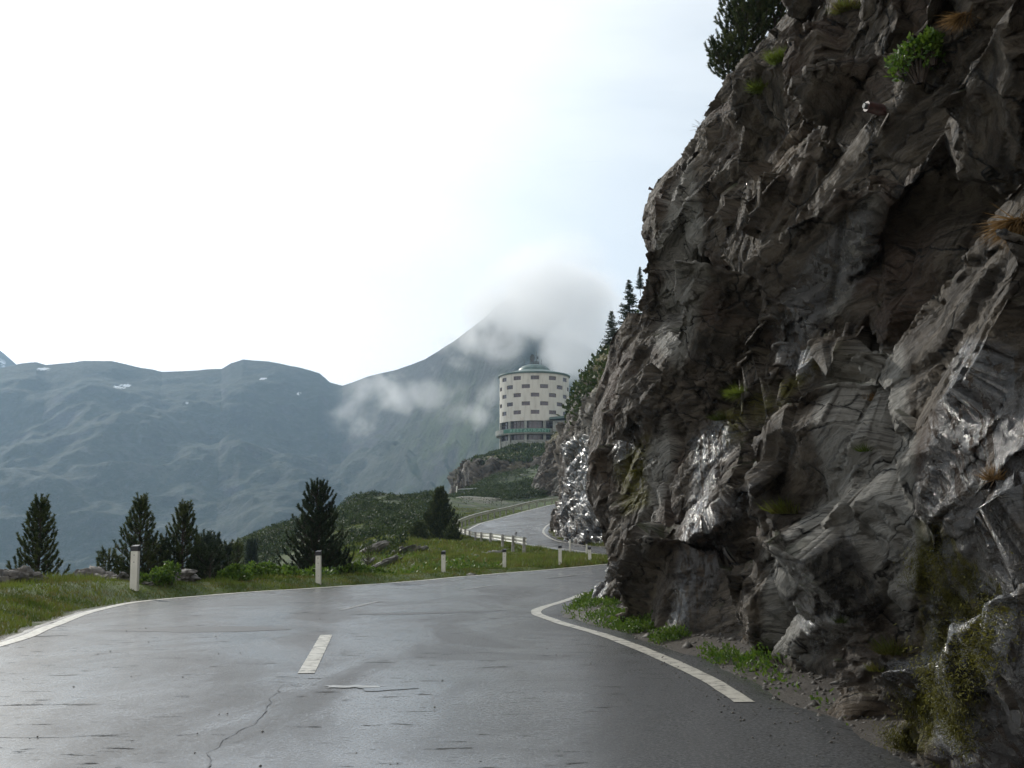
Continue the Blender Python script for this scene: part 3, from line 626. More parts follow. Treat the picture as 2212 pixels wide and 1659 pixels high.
WET = [[(2085, 740), (2230, 735), (2230, 1700), (2020, 1640), (1995, 1250), (1985, 1050), (2055, 830)], [(1860, 430), (1905, 440), (1900, 570), (1800, 660), (1700, 800), (1665, 690), (1760, 540)],
       [(1385, 890), (1410, 870), (1350, 1010), (1330, 960)], [(1500, 1060), (1545, 1010), (1520, 1160), (1490, 1370), (1440, 1340), (1475, 1180)], [(1550, 1080), (1630, 1050), (1560, 1200), (1540, 1290), (1500, 1370), (1500, 1230)],
       [(1740, 1190), (1840, 1160), (1910, 1310), (1760, 1420), (1710, 1310)], [(1500, 950), (1560, 900), (1580, 960), (1500, 1060)], [(1680, 660), (1720, 640), (1760, 820), (1700, 800)], [(1250, 1240), (1330, 1220), (1290, 1310), (1260, 1300)], [(1880, 1440), (2230, 1360), (2230, 1700), (2060, 1640)]]
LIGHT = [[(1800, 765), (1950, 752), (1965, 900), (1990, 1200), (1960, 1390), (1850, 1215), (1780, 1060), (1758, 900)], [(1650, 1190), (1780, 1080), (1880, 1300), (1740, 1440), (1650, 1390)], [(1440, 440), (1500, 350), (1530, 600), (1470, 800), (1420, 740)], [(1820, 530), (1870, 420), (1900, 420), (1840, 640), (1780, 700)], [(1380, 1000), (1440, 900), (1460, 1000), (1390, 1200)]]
MOSS = [[(1980, 1120), (2060, 1180), (2190, 1310), (2150, 1440), (2090, 1580), (1930, 1650), (1990, 1400)], [(1340, 1000), (1400, 940), (1400, 1090), (1350, 1110)], [(1560, 900), (1800, 760), (1700, 860), (1570, 960)]]
def masks(P, far=False):
    u, v = proj(P); m = np.zeros((len(P), 4))
    ok = (P[:, 1] < 40)
    for k, L in ((0, WET), (1, LIGHT), (2, MOSS)):
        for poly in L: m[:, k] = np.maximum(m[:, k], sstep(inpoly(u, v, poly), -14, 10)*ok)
    m[:, 3] = np.clip(fbm(P, 2.2, 4, 91)*1.6-.35, 0, 1)
    return m
OUT = np.array([(-200, 1900), (0, 1722), (45, 1680), (90, 1640), (135, 1592), (180, 1558), (250, 1518), (320, 1482), (365, 1440), (410, 1403), (450, 1391), (500, 1385), (550, 1391), (600, 1396), (635, 1385), (660, 1372), (690, 1350), (710, 1332), (740, 1316), (778, 1312), (835, 1290), (860, 1285), (900, 1280),
 (960, 1270), (1060, 1264), (1110, 1280), (1136, 1296), (1180, 1301), (1204, 1317), (1235, 1306), (1260, 1290), (1290, 1272), (1400, 1272)])
def fit_outline(P):
    """slide the corner of the cliff sideways, height by height, until its outline has the measured shape"""
    u, v = proj(P); s = (P[:, 1] > 19) & (P[:, 1] < 32) & (P[:, 2] < 18); vb = np.arange(-300, 1320, 10.); du = np.zeros(len(vb)); bi = np.clip(((v-vb[0])/10).astype(int), 0, len(vb)-1)
    mn = np.full(len(vb), 1e9); np.minimum.at(mn, bi[s], u[s]); t = np.interp(vb+5, OUT[:, 0], OUT[:, 1]); du = np.where(mn < 1e8, t-mn, 0)
    k = np.array([1, 2, 3, 2, 1])/9; du = np.convolve(np.pad(du, 2, mode='edge'), k, 'valid')
    P = P.copy(); P[:, 0] += np.interp(v, vb+5, du)*P[:, 1]/F*sstep(P[:, 1], 15, 22); return P
def near_cliff():
    ds, dH = .07, .06
    B, s = resample(NB, ds); B = smooth1(B, 21)
    T = np.gradient(B[:, :2], axis=0); T /= np.linalg.norm(T, axis=1)[:, None]; N = np.column_stack([-T[:, 1], T[:, 0]])   # outward, towards the road
    H = np.arange(-1.0, 19, dH); nu, nv = len(B), len(H)
    U, V = np.meshgrid(np.arange(nu), np.arange(nv), indexing='ij'); U = U.ravel(); V = V.ravel(); h = H[V]
    sh = near_shift(B[U, 1], h)
    # the lean points to the right of the road, turning with the face past the corner
    dirx = np.where(B[U, 1] < 24, 1., 1.)
    P = np.column_stack([B[U, 0]+sh*dirx, B[U, 1]-sh*.10*0, h])
    nz = np.column_stack([N[U, 0], N[U, 1], np.full(len(U), .25)]); nz /= np.linalg.norm(nz, axis=1)[:, None]
    u, v = proj(P); D = np.zeros(len(P)); vis = (P[:, 1] < 27) & (P[:, 1] > 4)
    for poly, amt, soft in FEATS: D += amt*sstep(inpoly(u, v, poly), -soft, soft)*vis
    Ma = axes(BT, BN, 2.6, .62, 1.3)
    f1, g1 = facet(P+fbm(P, 2.5, 3, 2)[:, None]*.3, Ma, 1.6, 5, 1.7); bd = beds(P, .8, 44, .45, lat=10); J = axes((0, .35, .94), (.2, .93, -.3), 2.6, .8, 1.2); fj, gj = facet(P+fbm(P, 1.5, 3, 8)[:, None]*.2, J, 1.9, 66, 1.2)
    corner = sstep(np.abs(P[:, 1]-25.0), .5, 4)       # keep the outline of the corner
    D += (f1*.50+bd*.42+fj*.36-.16*sstep(-gj, -.05, 0))*(.30+.70*corner)
    f0 = fbm(P, 4.5, 3, 77); D += f0*.35*corner
    D -= .14*sstep(-g1, -.07, 0)
    D *= .5+.5*sstep(h, .0, .7)
    P2 = fit_outline(P+nz*D[:, None])
    # close it into a solid so that it can be evenly re-meshed
    back = P+np.array([3.0, 1.2, -1.0])*1.0+np.array([0, 0, 0])
    back[:, 2] = np.minimum(back[:, 2], h-.5)
    k = 6; ub = np.arange(0, nu, k); ub[-1] = nu-1
    n1 = len(P2); Vt = np.vstack([P2, back]); Fa = grid_faces(nu, nv); Fb = grid_faces(nu, nv)[:, ::-1]+n1
    idx = lambda a, b: a*nv+b
    e = []
    for a in range(nu-1):
        e.append((idx(a, 0), idx(a, 0)+n1, idx(a+1, 0)+n1, idx(a+1, 0))); e.append((idx(a, nv-1), idx(a+1, nv-1), idx(a+1, nv-1)+n1, idx(a, nv-1)+n1))
    for b in range(nv-1):
        e.append((idx(0, b), idx(0, b+1), idx(0, b+1)+n1, idx(0, b)+n1)); e.append((idx(nu-1, b), idx(nu-1, b)+n1, idx(nu-1, b+1)+n1, idx(nu-1, b+1)))
    o = npmesh('tmp_rock', Vt, np.vstack([Fa, Fb, np.array(e)]), None)
    md = o.modifiers.new('r', 'REMESH'); md.mode = 'VOXEL'; md.voxel_size = .042; md.adaptivity = 0
    dg = bpy.context.evaluated_depsgraph_get(); me = bpy.data.meshes.new_from_object(o.evaluated_get(dg))
    n = len(me.vertices); co = np.empty(n*3, np.float32); me.vertices.foreach_get('co', co); co = co.reshape(-1, 3)
    nr = np.empty(n*3, np.float32); me.vertex_normals.foreach_get('vector', nr); nr = nr.reshape(-1, 3)
    fc = np.empty(len(me.loops), np.int32); me.loops.foreach_get('vertex_index', fc); fc = fc.reshape(-1, 4)
    bpy.data.objects.remove(o)
    # drop the hidden back of the solid
    sh2 = near_shift(co[:, 1], co[:, 2]); bx = np.interp(co[:, 1], B[:, 1], B[:, 0])
    hid_lim = 1.35+.8*sstep(co[:, 2], 9, 12)
    hid = (co[:, 0]-(bx+sh2)*1.0 > hid_lim) & ((nr[:, 0] > .2) | (nr[:, 2] < -.3)) & (co[:, 1] < 29)
    hid |= (co[:, 2] < -.55) | ((co[:, 1] < 4.0))
    fk = fc[~hid[fc].all(1)]; used = np.unique(fk); rm = np.full(n, -1); rm[used] = np.arange(len(used)); co = co[used].astype(float); nr = nr[used]; fk = rm[fk]
    print('cliff verts', len(co))
    co0 = co; wp = fbm(co, 1.0, 3, 12)[:, None]*.10
    co = chisel(co+wp, axes(BT, BN, 2.4, .8, 1.1), .95, 501, .88, .24)-wp
    co = chisel(co+wp, axes(BT, BN, 2.0, .7, 1.0), .38, 502, .82, .10)-wp
    lowk = sstep(co0[:, 2], .25, 1.1)[:, None]; co = co0*(1-lowk)+co*lowk
    cn = (.45+.55*sstep(np.abs(co[:, 1]-25.0), .3, 3))
    Mb = axes(BT, BN, 3.0, .55, 1.2)
    w = co+fbm(co, .8, 3, 12)[:, None]*.12
    f2, g2 = facet(w, Mb, .55, 15, 1.6); f3, g3 = facet(w, Mb, .19, 25, 1.5)
    rough_ = sstep(fbm(co, 2.1, 3, 63), -.25, .25); calm = .35+.65*rough_
    D = (f2*.05*calm+beds(co, .22, 71, .45, lat=14)*.034*calm+f3*.022*calm+beds(co, .07, 73, .5, lat=16)*.016+fbm(co, .12, 3, 33)*.004)*cn
    D -= .035*sstep(-g2, -.06, 0)*cn
    co2 = fit_outline(co+nr*D[:, None])
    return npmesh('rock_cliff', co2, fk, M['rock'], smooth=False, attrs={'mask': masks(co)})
tag(near_cliff(), kind='structure', label='dark wet schist rock face overhanging the right side of the road')
def sheet_cliff(name, base, prof, ds, H, seed, amp, label, maskf, cell=3.0, kind='structure', strike=(.1, -.75, .65)):
    B, s = resample(base, ds); B = smooth1(B, 15)
    T = np.gradient(B[:, :2], axis=0); T /= np.linalg.norm(T, axis=1)[:, None]; N = np.column_stack([-T[:, 1], T[:, 0]])
    nu, nv = len(B), len(H); U, V = np.meshgrid(np.arange(nu), np.arange(nv), indexing='ij'); U = U.ravel(); V = V.ravel(); h = H[V]
    sh = prof(B[U, 1], h); P = np.column_stack([B[U, 0]-N[U, 0]*sh, B[U, 1]-N[U, 1]*sh*.35, B[U, 2]+h])
    nz = np.column_stack([N[U, 0], N[U, 1], np.full(len(U), .4)]); nz /= np.linalg.norm(nz, axis=1)[:, None]
    Ma = axes(BT, BN, 2.4, .5, 1.1)
    f1, g1 = facet(P+fbm(P, cell*.6, 3, seed)[:, None]*cell*.12, Ma, cell, seed+1, 1.1); f2, g2 = facet(P, Ma, cell*.33, seed+2, 1.1)
    D = amp*(f1*.8+beds(P, cell*.45, seed+7, .6)*.6+beds(P, cell*.14, seed+8, .6)*.2-.3*sstep(-g1, -.1, 0)+f2*.35+fbm(P, cell*.2, 3, seed+4)*.18+fbm(P, cell*4, 3, seed+6)*1.2)
    P2 = P+nz*D[:, None]
    return tag(npmesh(name, P2, grid_faces(nu, nv), M['rockfar'], smooth=False, attrs={'mask': maskf(P2, h)}), kind=kind, label=label)
FB = [(40, 62, .8), (26, 68, .8), (16, 71.5, .8), (10, 73.5, .8), (6.6, 75, .8), (5.1, 79, .9), (4.15, 86, 1.1), (4.0, 94, 1.6), (4.5, 102, 2.2), (6.6, 112, 3), (9.5, 124, 4), (12.5, 145, 5.4), (15, 165, 6.5), (15, 185, 8), (9.5, 200, 9), (4.6, 209, 9), (4.2, 216, 9.5), (7, 228, 10), (16, 245, 12), (28, 260, 15)]
def far_prof(Y, h):
    a = np.interp(h, [-1, 0, 4, 8, 11, 13, 14.5, 16, 19, 24, 34], [0, 0, .3, .6, 1.3, 2.3, 3.3, 4.8, 8.5, 16, 34])
    b = np.interp(h, [-1, 0, 3.5, 6.5, 10.5, 13.3, 16, 22, 34], [0, 0, .1, 1.5, 2.6, 5.6, 10, 22, 46])
    w = sstep(Y, 105, 170); return a*(1-w)+b*w
def far_mask(P, h):
    m = np.zeros((len(P), 4)); u, v = proj(P)
    m[:, 0] = sstep(inpoly(u, v, [(1215, 960), (1262, 940), (1300, 1000), (1320, 1230), (1200, 1160), (1212, 1080), (1225, 1020)]), -10, 5)
    m[:, 2] = sstep(h+3*fbm(P, 8, 4, 5), 10.5, 13)*(P[:, 1] > 60); m[:, 1] = sstep(fbm(P, 9, 4, 15), .0, .3)*.5
    m[:, 3] = np.clip(fbm(P, 6, 4, 92)*1.5-.2, 0, 1); return m
sheet_cliff('rock_face', FB, far_prof, .20, np.concatenate([np.arange(-1, 16, .17), np.arange(16, 34, .5)]), 300, .75, 'far wet rock face at the inside of the second bend', far_mask, 2.2)
# the knoll under the tower
def knoll():
    nu, nv = 560, 150; a = np.linspace(0, 2*math.pi, nu, endpoint=False); t = np.linspace(0, 1, nv)
    cx, cy = 8.0, 335.0
    rad = np.interp(a, [0, .8, 1.6, 2.4, 3.14, 3.7, 4.0, 4.2, 4.36, 4.7, 5.0, 5.6, 2*math.pi], [60, 60, 45, 34, 24, 28, 36, 45, 58, 64, 68, 60, 60])
    U, T = np.meshgrid(np.arange(nu), t, indexing='ij'); U = U.ravel(); T = T.ravel()
    r = np.interp(T, [0, .45, .55, 1], [1, .93, .86, 0])*rad[U]
    z = np.interp(T, [0, .45, .55, .72, .9, 1], [6, 20.5, 22.0, 25.0, 28.4, 30.0])
    P = np.column_stack([cx+np.cos(a[U])*r, cy+np.sin(a[U])*r, z])
    nz = np.column_stack([np.cos(a[U]), np.sin(a[U]), np.full(len(U), .5)]); nz /= np.linalg.norm(nz, axis=1)[:, None]
    Ma = axes((.3, .1, .9), (.8, .5, .1), 1.8, .7, 1)
    f1, g1 = facet(P, Ma, 4, 401, 1.3); f2, _ = facet(P, Ma, 1.5, 402, 1.1)
    D = (f1*1.8+f2*1.0+beds(P, 1.6, 407)*.9+fbm(P, 14, 4, 404)*3-.8*sstep(-g1, -.1, 0))*np.where(T < .52, 1, .25)*(T < .72)
    P = P+nz*D[:, None]
    m = np.zeros((len(P), 4)); m[:, 2] = sstep(T+.05*fbm(P, 6, 3, 7), .50, .56); m[:, 3] = 0; m[:, 1] = .25*sstep(fbm(P, 10, 4, 8), -.1, .3); m[:, 2] = np.maximum(m[:, 2], .35*sstep(fbm(P, 7, 4, 19), .05, .25))
    tag(npmesh('rock_knoll', P, grid_faces(nu, nv, True), M['rockfar'], attrs={'mask': m}), kind='structure', label='rocky knoll carrying the round tower building')
knoll()
# ================================================================ vegetation builders
def cards(C, D, L, Wd, rng, name, mat, parent=None, quad=False, curl=.0):
    """many small blades: centres C, directions D, lengths L, widths Wd"""
    n = len(C); D = D/np.linalg.norm(D, axis=1)[:, None]; r = rng.normal(size=(n, 3)); S = np.cross(D, r); S /= np.linalg.norm(S, axis=1)[:, None]
    L = np.broadcast_to(L, n)[:, None]; Wd = np.broadcast_to(Wd, n)[:, None]
    if quad:
        V = np.stack([C-S*Wd*.15, C+D*L*.45-S*Wd*.5, C+D*L, C+D*L*.45+S*Wd*.5], 1).reshape(-1, 3); Fc = np.arange(4*n).reshape(-1, 4)
    else:
        V = np.stack([C-S*Wd*.5, C+S*Wd*.5, C+D*L], 1).reshape(-1, 3); Fc = np.arange(3*n).reshape(-1, 3)
    return npmesh(name, V, Fc, mat, parent)
def stone_pine(loc, h, w, seed, label, group=None, mat='needle', dens=1., skew=0., cat='pine tree', name='pine_tree', low=.04, shoot=.14, expo=.75, rise=.55, nbm=1.):
    rng = np.random.default_rng(seed); root = empty(name, loc, rng.uniform(0, 6)); tag(root, label, cat, group)
    tr = MB(); tp = [(skew*z*z*.02+.02*math.sin(z*2+seed), .02*math.cos(z*1.7), z) for z in np.linspace(-.35, h*.97, 9)]
    tr.tube(tp, list(np.linspace(.045*h/3+.02, .008, 9)), 7)
    C = []; Dd = []; Ls = []
    def bottle(p, d, ln, rad):
        m = int(34*dens*ln/.14)+6; t = rng.uniform(0, 1, m)[:, None]; r = rng.normal(size=(m, 3)); r -= (r @ d)[:, None]*d; r /= np.linalg.norm(r, axis=1)[:, None]+1e-6
        C.append(p+d*t*ln); Dd.append(d*rng.uniform(.5, 1.1, m)[:, None]+r*.8); Ls.append(rng.uniform(.7, 1.15, m)*rad*1.25)
    nb = int(h*26*min(1.4, dens+.2)*nbm); br = MB()
    for i in range(nb):
        z = low*h+(h*.95-low*h)*(i/nb)**.95; f = 1-z/h
        reach = w*.5*(f**expo)*rng.uniform(.62, 1.12)*(1 if f < .9 else .9)+.03
        a = i*2.399+rng.uniform(-.4, .4); d0 = np.array([math.cos(a), math.sin(a), 0])
        p0 = np.array([tp[0][0]+skew*z*z*.02, 0, z]); nseg = 5; pts = [p0]
        for k in range(1, nseg+1):
            t = k/nseg; pts.append(p0+d0*reach*t+np.array([0, 0, reach*rise*(t**1.8)+.05*t]))
        br.tube([tuple(q) for q in pts], [.012*h/3*(1-.6*k/nseg)+.004 for k in range(nseg+1)], 4, False)
        ns = max(2, int(reach/.10))
        for k in range(ns):
            t = .25+.75*(k+rng.uniform(0, 1))/ns; x = t*nseg; j = min(nseg-1, int(x)); p = pts[j]+(pts[j+1]-pts[j])*(x-j)
            side = np.array([-d0[1], d0[0], 0])*rng.uniform(-1, 1); d = d0*rng.uniform(.1, .8)+side*.8+np.array([0, 0, rng.uniform(.45, 1.1)]); d /= np.linalg.norm(d)
            bottle(p, d, shoot*rng.uniform(.7, 1.5), shoot*.45)
        d = d0*.35+np.array([0, 0, .9]); d /= np.linalg.norm(d); bottle(pts[-1], d, shoot*rng.uniform(1.1, 1.9), shoot*.45)
    for z in np.arange(h*.78, h*1.0, shoot*.5): bottle(np.array([skew*z*z*.02, 0, z]), np.array([0, 0, 1.]), shoot, shoot*.42)
    tr.build('trunk', M['bark'], root); br.build('branches', M['bark'], root)
    cards(np.vstack(C), np.vstack(Dd), np.concatenate(Ls), shoot*.13, rng, 'crown', M[mat], root)
    return root
def spruce(loc, h, w, seed, label, group=None):
    rng = np.random.default_rng(seed); root = empty('spruce_tree', loc); tag(root, label, 'spruce tree', group)
    MB().tube([(0, 0, -.6), (0, 0, h*.5), (0, 0, h*.98)], [.035*h/3+.01, .02*h/3, .006], 6).build('trunk', M['bark'], root)
    C = []; D = []
    for z in np.arange(.05*h, h*.99, h*.035):
        f = 1-z/h; nbr = int(5+7*f)
        for k in range(nbr):
            a = rng.uniform(0, 6.28); reach = w*.5*f**.8*rng.uniform(.45, 1.15)+.03*h*.2; n = int(50*reach/(w*.5)+14)
            t = rng.uniform(0, 1, n); x = np.cos(a)*reach*t; y = np.sin(a)*reach*t
            zz = z-reach*.25*t+reach*.30*t*t
            C.append(np.column_stack([x, y, zz])+rng.normal(size=(n, 3))*.02*h/3); D.append(np.column_stack([np.cos(a)+rng.normal(size=n)*.7, np.sin(a)+rng.normal(size=n)*.7, rng.normal(size=n)*.4-.05]))
    cards(np.vstack(C), np.vstack(D), .05*h/1.3, .016*h/1.3, rng, 'crown', M['needle2'], root); return root
def bush(loc, w, h, seed, label, mat='leaf', n=900, leaf=.07, group=None, name='leafy_bush', cat='bush', spiky=.0, clumps=14):
    rng = np.random.default_rng(seed); root = empty(name, loc); tag(root, label, cat, group)
    C = []; D = []; st = MB()
    for k in range(clumps):
        a = rng.uniform(0, 6.28); r = (rng.uniform(0, 1)**.6)*w*.42; c = np.array([r*math.cos(a), r*math.sin(a), h*rng.uniform(.25, .85)*(1-.5*(r/(w*.5))**2)]); s = rng.uniform(.5, 1.1)*min(w, h)*.26
        m = n//clumps; q = rng.normal(size=(m, 3)); q /= np.linalg.norm(q, axis=1)[:, None]; q *= rng.uniform(.35, 1, m)[:, None]**.5*s
        C.append(c+q); D.append(q/s+rng.normal(size=(m, 3))*.6+np.array([0, 0, .5+spiky*2]))
        st.tube([(c[0]*.15, c[1]*.15, -.1), (c[0]*.5, c[1]*.5, c[2]*.5), tuple(c)], [.012, .008, .003], 4, False)
    C = np.vstack(C); C[:, 2] = np.maximum(C[:, 2], .01)
    st.build('stems', M['bark'], root); cards(C, np.vstack(D), leaf*rng.uniform(.6, 1.3, len(C)), leaf*(.16 if spiky else .62), rng, 'foliage', M[mat], root, quad=not spiky); return root
def tuft(loc, r, h, seed, label, mat='grass', n=160, droop=0., name='grass_tuft', cat='grass tuft', group=None, lean=(0, 0, 0)):
    rng = np.random.default_rng(seed); a = rng.uniform(0, 6.28, n); q = rng.uniform(0, 1, n)
    C = np.column_stack([np.cos(a)*r*.45*q, np.sin(a)*r*.45*q, -.02*np.ones(n)])
    D = np.column_stack([np.cos(a)*.75*q, np.sin(a)*.75*q, .9*np.ones(n)*(1-2*droop)])+rng.normal(size=(n, 3))*.25+np.array(lean)
    o = cards(C, D, h*rng.uniform(.5, 1.15, n), h*.05, rng, name, M[mat]); o.location = loc; return tag(o, label, cat, group)
def boulder(loc, d, seed, label, mat='stone', group=None, rz=0., name='boulder'):
    bm = bmesh.new(); bmesh.ops.create_icosphere(bm, subdivisions=5, radius=.5); V = np.array([v.co[:] for v in bm.verts]); Fc = np.array([[v.index for v in f.verts] for f in bm.faces]); bm.free()
    f, g = facet(V+seed*3.7, np.diag([1, 1, 1.4]), .42, seed, 1.3); f2, _ = facet(V+seed*3.7, np.eye(3), .14, seed+1, 1.2)
    nV = V/np.linalg.norm(V, axis=1)[:, None]; V = V+nV*(f*.18-.05*sstep(-g, -.1, 0)+f2*.05+fbm(V+seed, .5, 3, seed)*.08)[:, None]
    V = V*np.array(d); c, s = math.cos(rz), math.sin(rz); V = V @ np.array([[c, s, 0], [-s, c, 0], [0, 0, 1]])
    o = npmesh(name, V, Fc, M[mat]); o.location = loc; return tag(o, label, 'boulder', group)
def onground(px, Y, dz=0):
    X = at(px, 1165, Y)[0]; return Vector((X, Y, tz(X, Y)+dz))
# ---------------------------------------------------------------- trees beyond the verge
def tree_at(px, ytop, Y, wpx, seed, label, **k):
    p = onground(px, Y, -.05); top = at(px, ytop, Y)[2]; return stone_pine(p, top-p.z, wpx*Y/F, seed, label, **k)
G1 = 'young stone pines beyond the left verge'
tree_at(85, 1079, 30, 118, 11, 'leftmost lone young stone pine with candle-like shoots above the boulders', group=G1, dens=1.5, expo=.85)
tree_at(301, 1077, 31, 128, 12, 'slim stone pine with a pointed leader behind the tallest white marker post', group=G1, dens=1.2, expo=.98)
tree_at(396, 1090, 32.5, 122, 13, 'broad stone pine just right of the slim one behind the marker post', group=G1, dens=1.3, expo=.85)
tree_at(683, 1043, 38, 150, 14, 'tallest dense dark stone pine beside the second marker post', group=G1, dens=1.8, expo=.66, mat='needle2', nbm=1.25)
tree_at(238, 1196, 30.0, 60, 15, 'tiny pine seedling left of the slim stone pine', group=G1, dens=.9, low=.02, expo=.5)
tree_at(455, 1192, 32.0, 95, 16, 'low dark bushy pine right of the broad stone pine', group=G1, dens=1.3, expo=.4, mat='needle2', low=.02)
tree_at(350, 1172, 31.8, 90, 17, 'low pine filling the gap between the two pointed stone pines', group=G1, dens=1.2, expo=.4, mat='needle2', low=.02)
tree_at(514, 1168, 44, 36, 18, 'small brownish narrow pine beyond the leafy bushes', group=G1, dens=.8, expo=.5)
tree_at(735, 1195, 38.5, 60, 19, 'low side pine leaning against the foot of the tallest stone pine', group=G1, dens=1.2, expo=.4, mat='needle2', low=.02)
G2 = 'dim trees rising out of the valley edge'
for i, (px, yt, Y, w, lb) in enumerate([(440, 1150, 62, 34, 'round-topped dim tree behind the broad stone pine'), (462, 1153, 66, 30, 'second dim round-topped tree, right beside the other'), (488, 1172, 70, 34, 'low dim tree sloping towards the little hill'), (545, 1164, 100, 24, 'small dark tree at the left end of the little hill')]):
    X = at(px, 1165, Y)[0]; g = tz(X, Y); zt = at(px, yt, Y)[2]
    stone_pine((X, Y, g-.1), zt-g, w*Y/F*(1+.15*(zt-g)/3), 30+i, lb, group=G2, dens=.55, expo=.35, mat='needle2', shoot=.30, low=.12)
tree_at(950, 1056, 92, 84, 21, 'dark conical conifer at the left end of the near guardrail', dens=1., expo=.95, shoot=.26)
tree_at(905, 1132, 88, 60, 22, 'low dark conifer in front of the bushy hill left of the conical one', dens=.9, expo=.85, shoot=.24)
tree_at(978, 1142, 86, 44, 23, 'small dark conifer touching the left end of the near guardrail', dens=.9, expo=.8, shoot=.24)
tree_at(795, 1176, 47, 36, 24, 'thin straggly young pine in front of the slanted rock slabs', dens=.35, expo=.5)
for i, (px, yb, yt, w, Y, lb) in enumerate([(1322, 760, 670, 44, 86, 'lower of two spruces standing against the sky by the rock wall'), (1361, 705, 602, 50, 88, 'upper of two spruces standing against the sky by the rock wall'), (1383, 625, 575, 20, 92, 'sapling at the foot of the overhang above the two spruces')]):
    b = at(px, yb, Y); t = at(px, yt, Y)
    spruce(b, t.z-b.z, w*Y/F*1.25, 50+i, lb, 'spruces on the skyline slope')
# dwarf pines on the cliff top
def cliff_pt(px, py, Y): return at(px, py, Y)
for i, (px, py, Y, h, w, lb) in enumerate([(1575, 178, 25.3, .75, 1.1, 'lowest dwarf pine bending out over the cliff edge'), (1615, 130, 25.4, 1.35, 1.3, 'middle dwarf pine on the cliff edge against the sky'), (1672, 70, 25.6, 1.5, 1.4, 'upper dwarf pine at the cliff top cut by the frame'), (1725, 15, 25.8, 1.2, 1.4, 'highest dwarf pine on the cliff top')]):
    stone_pine(at(px, py, Y), h, w, 60+i, lb, group='dwarf pines on the cliff top', dens=1.6, expo=.22, rise=.8, low=.0, shoot=.13, nbm=2.3, cat='dwarf pine', name='dwarf_pine')
# ---------------------------------------------------------------- bushes and tufts
G3 = 'leafy bushes at the back of the verge'
for i, (px, Y, w, h, n, lb) in enumerate([(345, 27.6, .9, .42, 900, 'small light-green leafy bush right of the tallest marker post'), (372, 28.0, .5, .62, 400, 'upright leafy sprig with pale leaves beside the low boulder'), (505, 31.2, 1.1, .55, 1500, 'rounded bright bush at the foot of the dark bushy pine'),
        (548, 33.2, 1.5, .62, 2200, 'wide bright bush in the middle of the verge'), (598, 34.2, 1.7, .60, 2400, 'grassy bright bush left of the tallest pine'), (545, 34.5, .7, 1.15, 700, 'tall thin light-green sapling above the bright bushes'),
        (770, 38.6, 1.5, .75, 2000, 'light-green bush right of the tallest pine'), (815, 41.0, 1.3, .6, 1400, 'low bush in front of the dark leaning rock')]):
    bush(onground(px, Y), w, h, 80+i, lb, n=n, leaf=.085, group=G3)
rng = np.random.default_rng(5)
# scrub carpet over the far slopes: nobody could count it
def scrub(name, n, region, size, seed, label, mat='leafdark', dens=1.):
    rng = np.random.default_rng(seed); P = region(rng, n); z = terr(P); r, _, _ = road_near(P); clump = fbm(np.column_stack([P, z*0]), 5.5, 4, seed)
    fine_ = fbm(np.column_stack([P, z*0]), 1.6, 3, seed+4)
    k = (r > 1.8+5.5*(P[:, 1] > 70)*(P[:, 0] > -9)) & (clump+.5*fine_ > -.12) & ~((P[:, 0] > -7) & (P[:, 1] < 112) & (P[:, 1] > 50) & (r < 9)); P = P[k]; z = z[k]; c = clump[k]; m = len(P)
    ang = 1106+F*P[:, 0]/P[:, 1]; kk = ~((ang > 745) & (ang < 965) & (P[:, 1] < 72) & (rng.uniform(0, 1, len(P)) < .8)) & ~((ang > 945) & (P[:, 1] > 138) & (P[:, 1] < 204) & ((rng.uniform(0, 1, len(P)) < .95) | (fine_[k] < .2))); P = P[kk]; z = z[kk]; c = clump[k][kk]; k = np.flatnonzero(k)[kk]; m = len(P)
    hgt = size*(.35+1.9*np.clip(c+.4*fine_[k]+.12, 0, .6)); u = rng.uniform(0, 1, m)
    C = np.column_stack([P, z+hgt*u]); D = rng.normal(size=(m, 3))+np.array([0, 0, .7])
    o = cards(C, D, size*rng.uniform(.22, .5, m), size*.2, rng, name, M[mat], quad=True); tag(o, label, kind='stuff')
def reg_hill(rng, n):
    Y = 60+170*rng.uniform(0, 1, n)**.9; a = rng.uniform(500, 1180, n); return np.column_stack([(a-1106)/F*Y, Y])
scrub('scrub', 330000, reg_hill, .75, 6, 'dark alpenrose and dwarf pine scrub covering the bushy hill')
def reg_back(rng, n):
    Y = rng.uniform(205, 300, n); a = rng.uniform(960, 1210, n); return np.column_stack([(a-1106)/F*Y, Y])
scrub('scrub', 60000, reg_back, .9, 16, 'dark scrub on the slope behind the upper guardrail')
def reg_low(rng, n):
    Y = rng.uniform(33, 62, n); a = rng.uniform(-60, 1090, n); return np.column_stack([(a-1106)/F*Y, Y])
scrub('scrub', 60000, reg_low, .42, 9, 'low green scrub below the road edge', 'leaf')
def knoll_scrub():
    rng = np.random.default_rng(8); n = 60000; a = rng.uniform(math.pi*.9, math.pi*2.0, n); f = rng.uniform(.22, .93, n)
    rad = np.interp(a, [0, .8, 1.6, 2.4, 3.14, 3.7, 4.0, 4.2, 4.36, 4.7, 5.0, 5.6, 2*math.pi], [60, 60, 45, 34, 24, 28, 36, 45, 58, 64, 68, 60, 60])
    x = 8+np.cos(a)*rad*f; y = 335+np.sin(a)*rad*f; rz = np.interp(f, [.19, .535, .86, .93], [28.4, 25.0, 22.0, 20.5])
    P = np.column_stack([x, y, rz]); c = fbm(P, 9, 4, 3); k = c > -.25; P = P[k]; m = len(P); P[:, 2] += rng.uniform(-.5, 1, m)*(.5+1.8*np.clip(c[k]+.2, 0, .6))
    tag(cards(P, rng.normal(size=(m, 3))+np.array([0, 0, .6]), rng.uniform(.5, 1.1, m), .5, rng, 'scrub', M['leafdark'], quad=True), 'green scrub around the foot of the round tower', kind='stuff')
knoll_scrub()
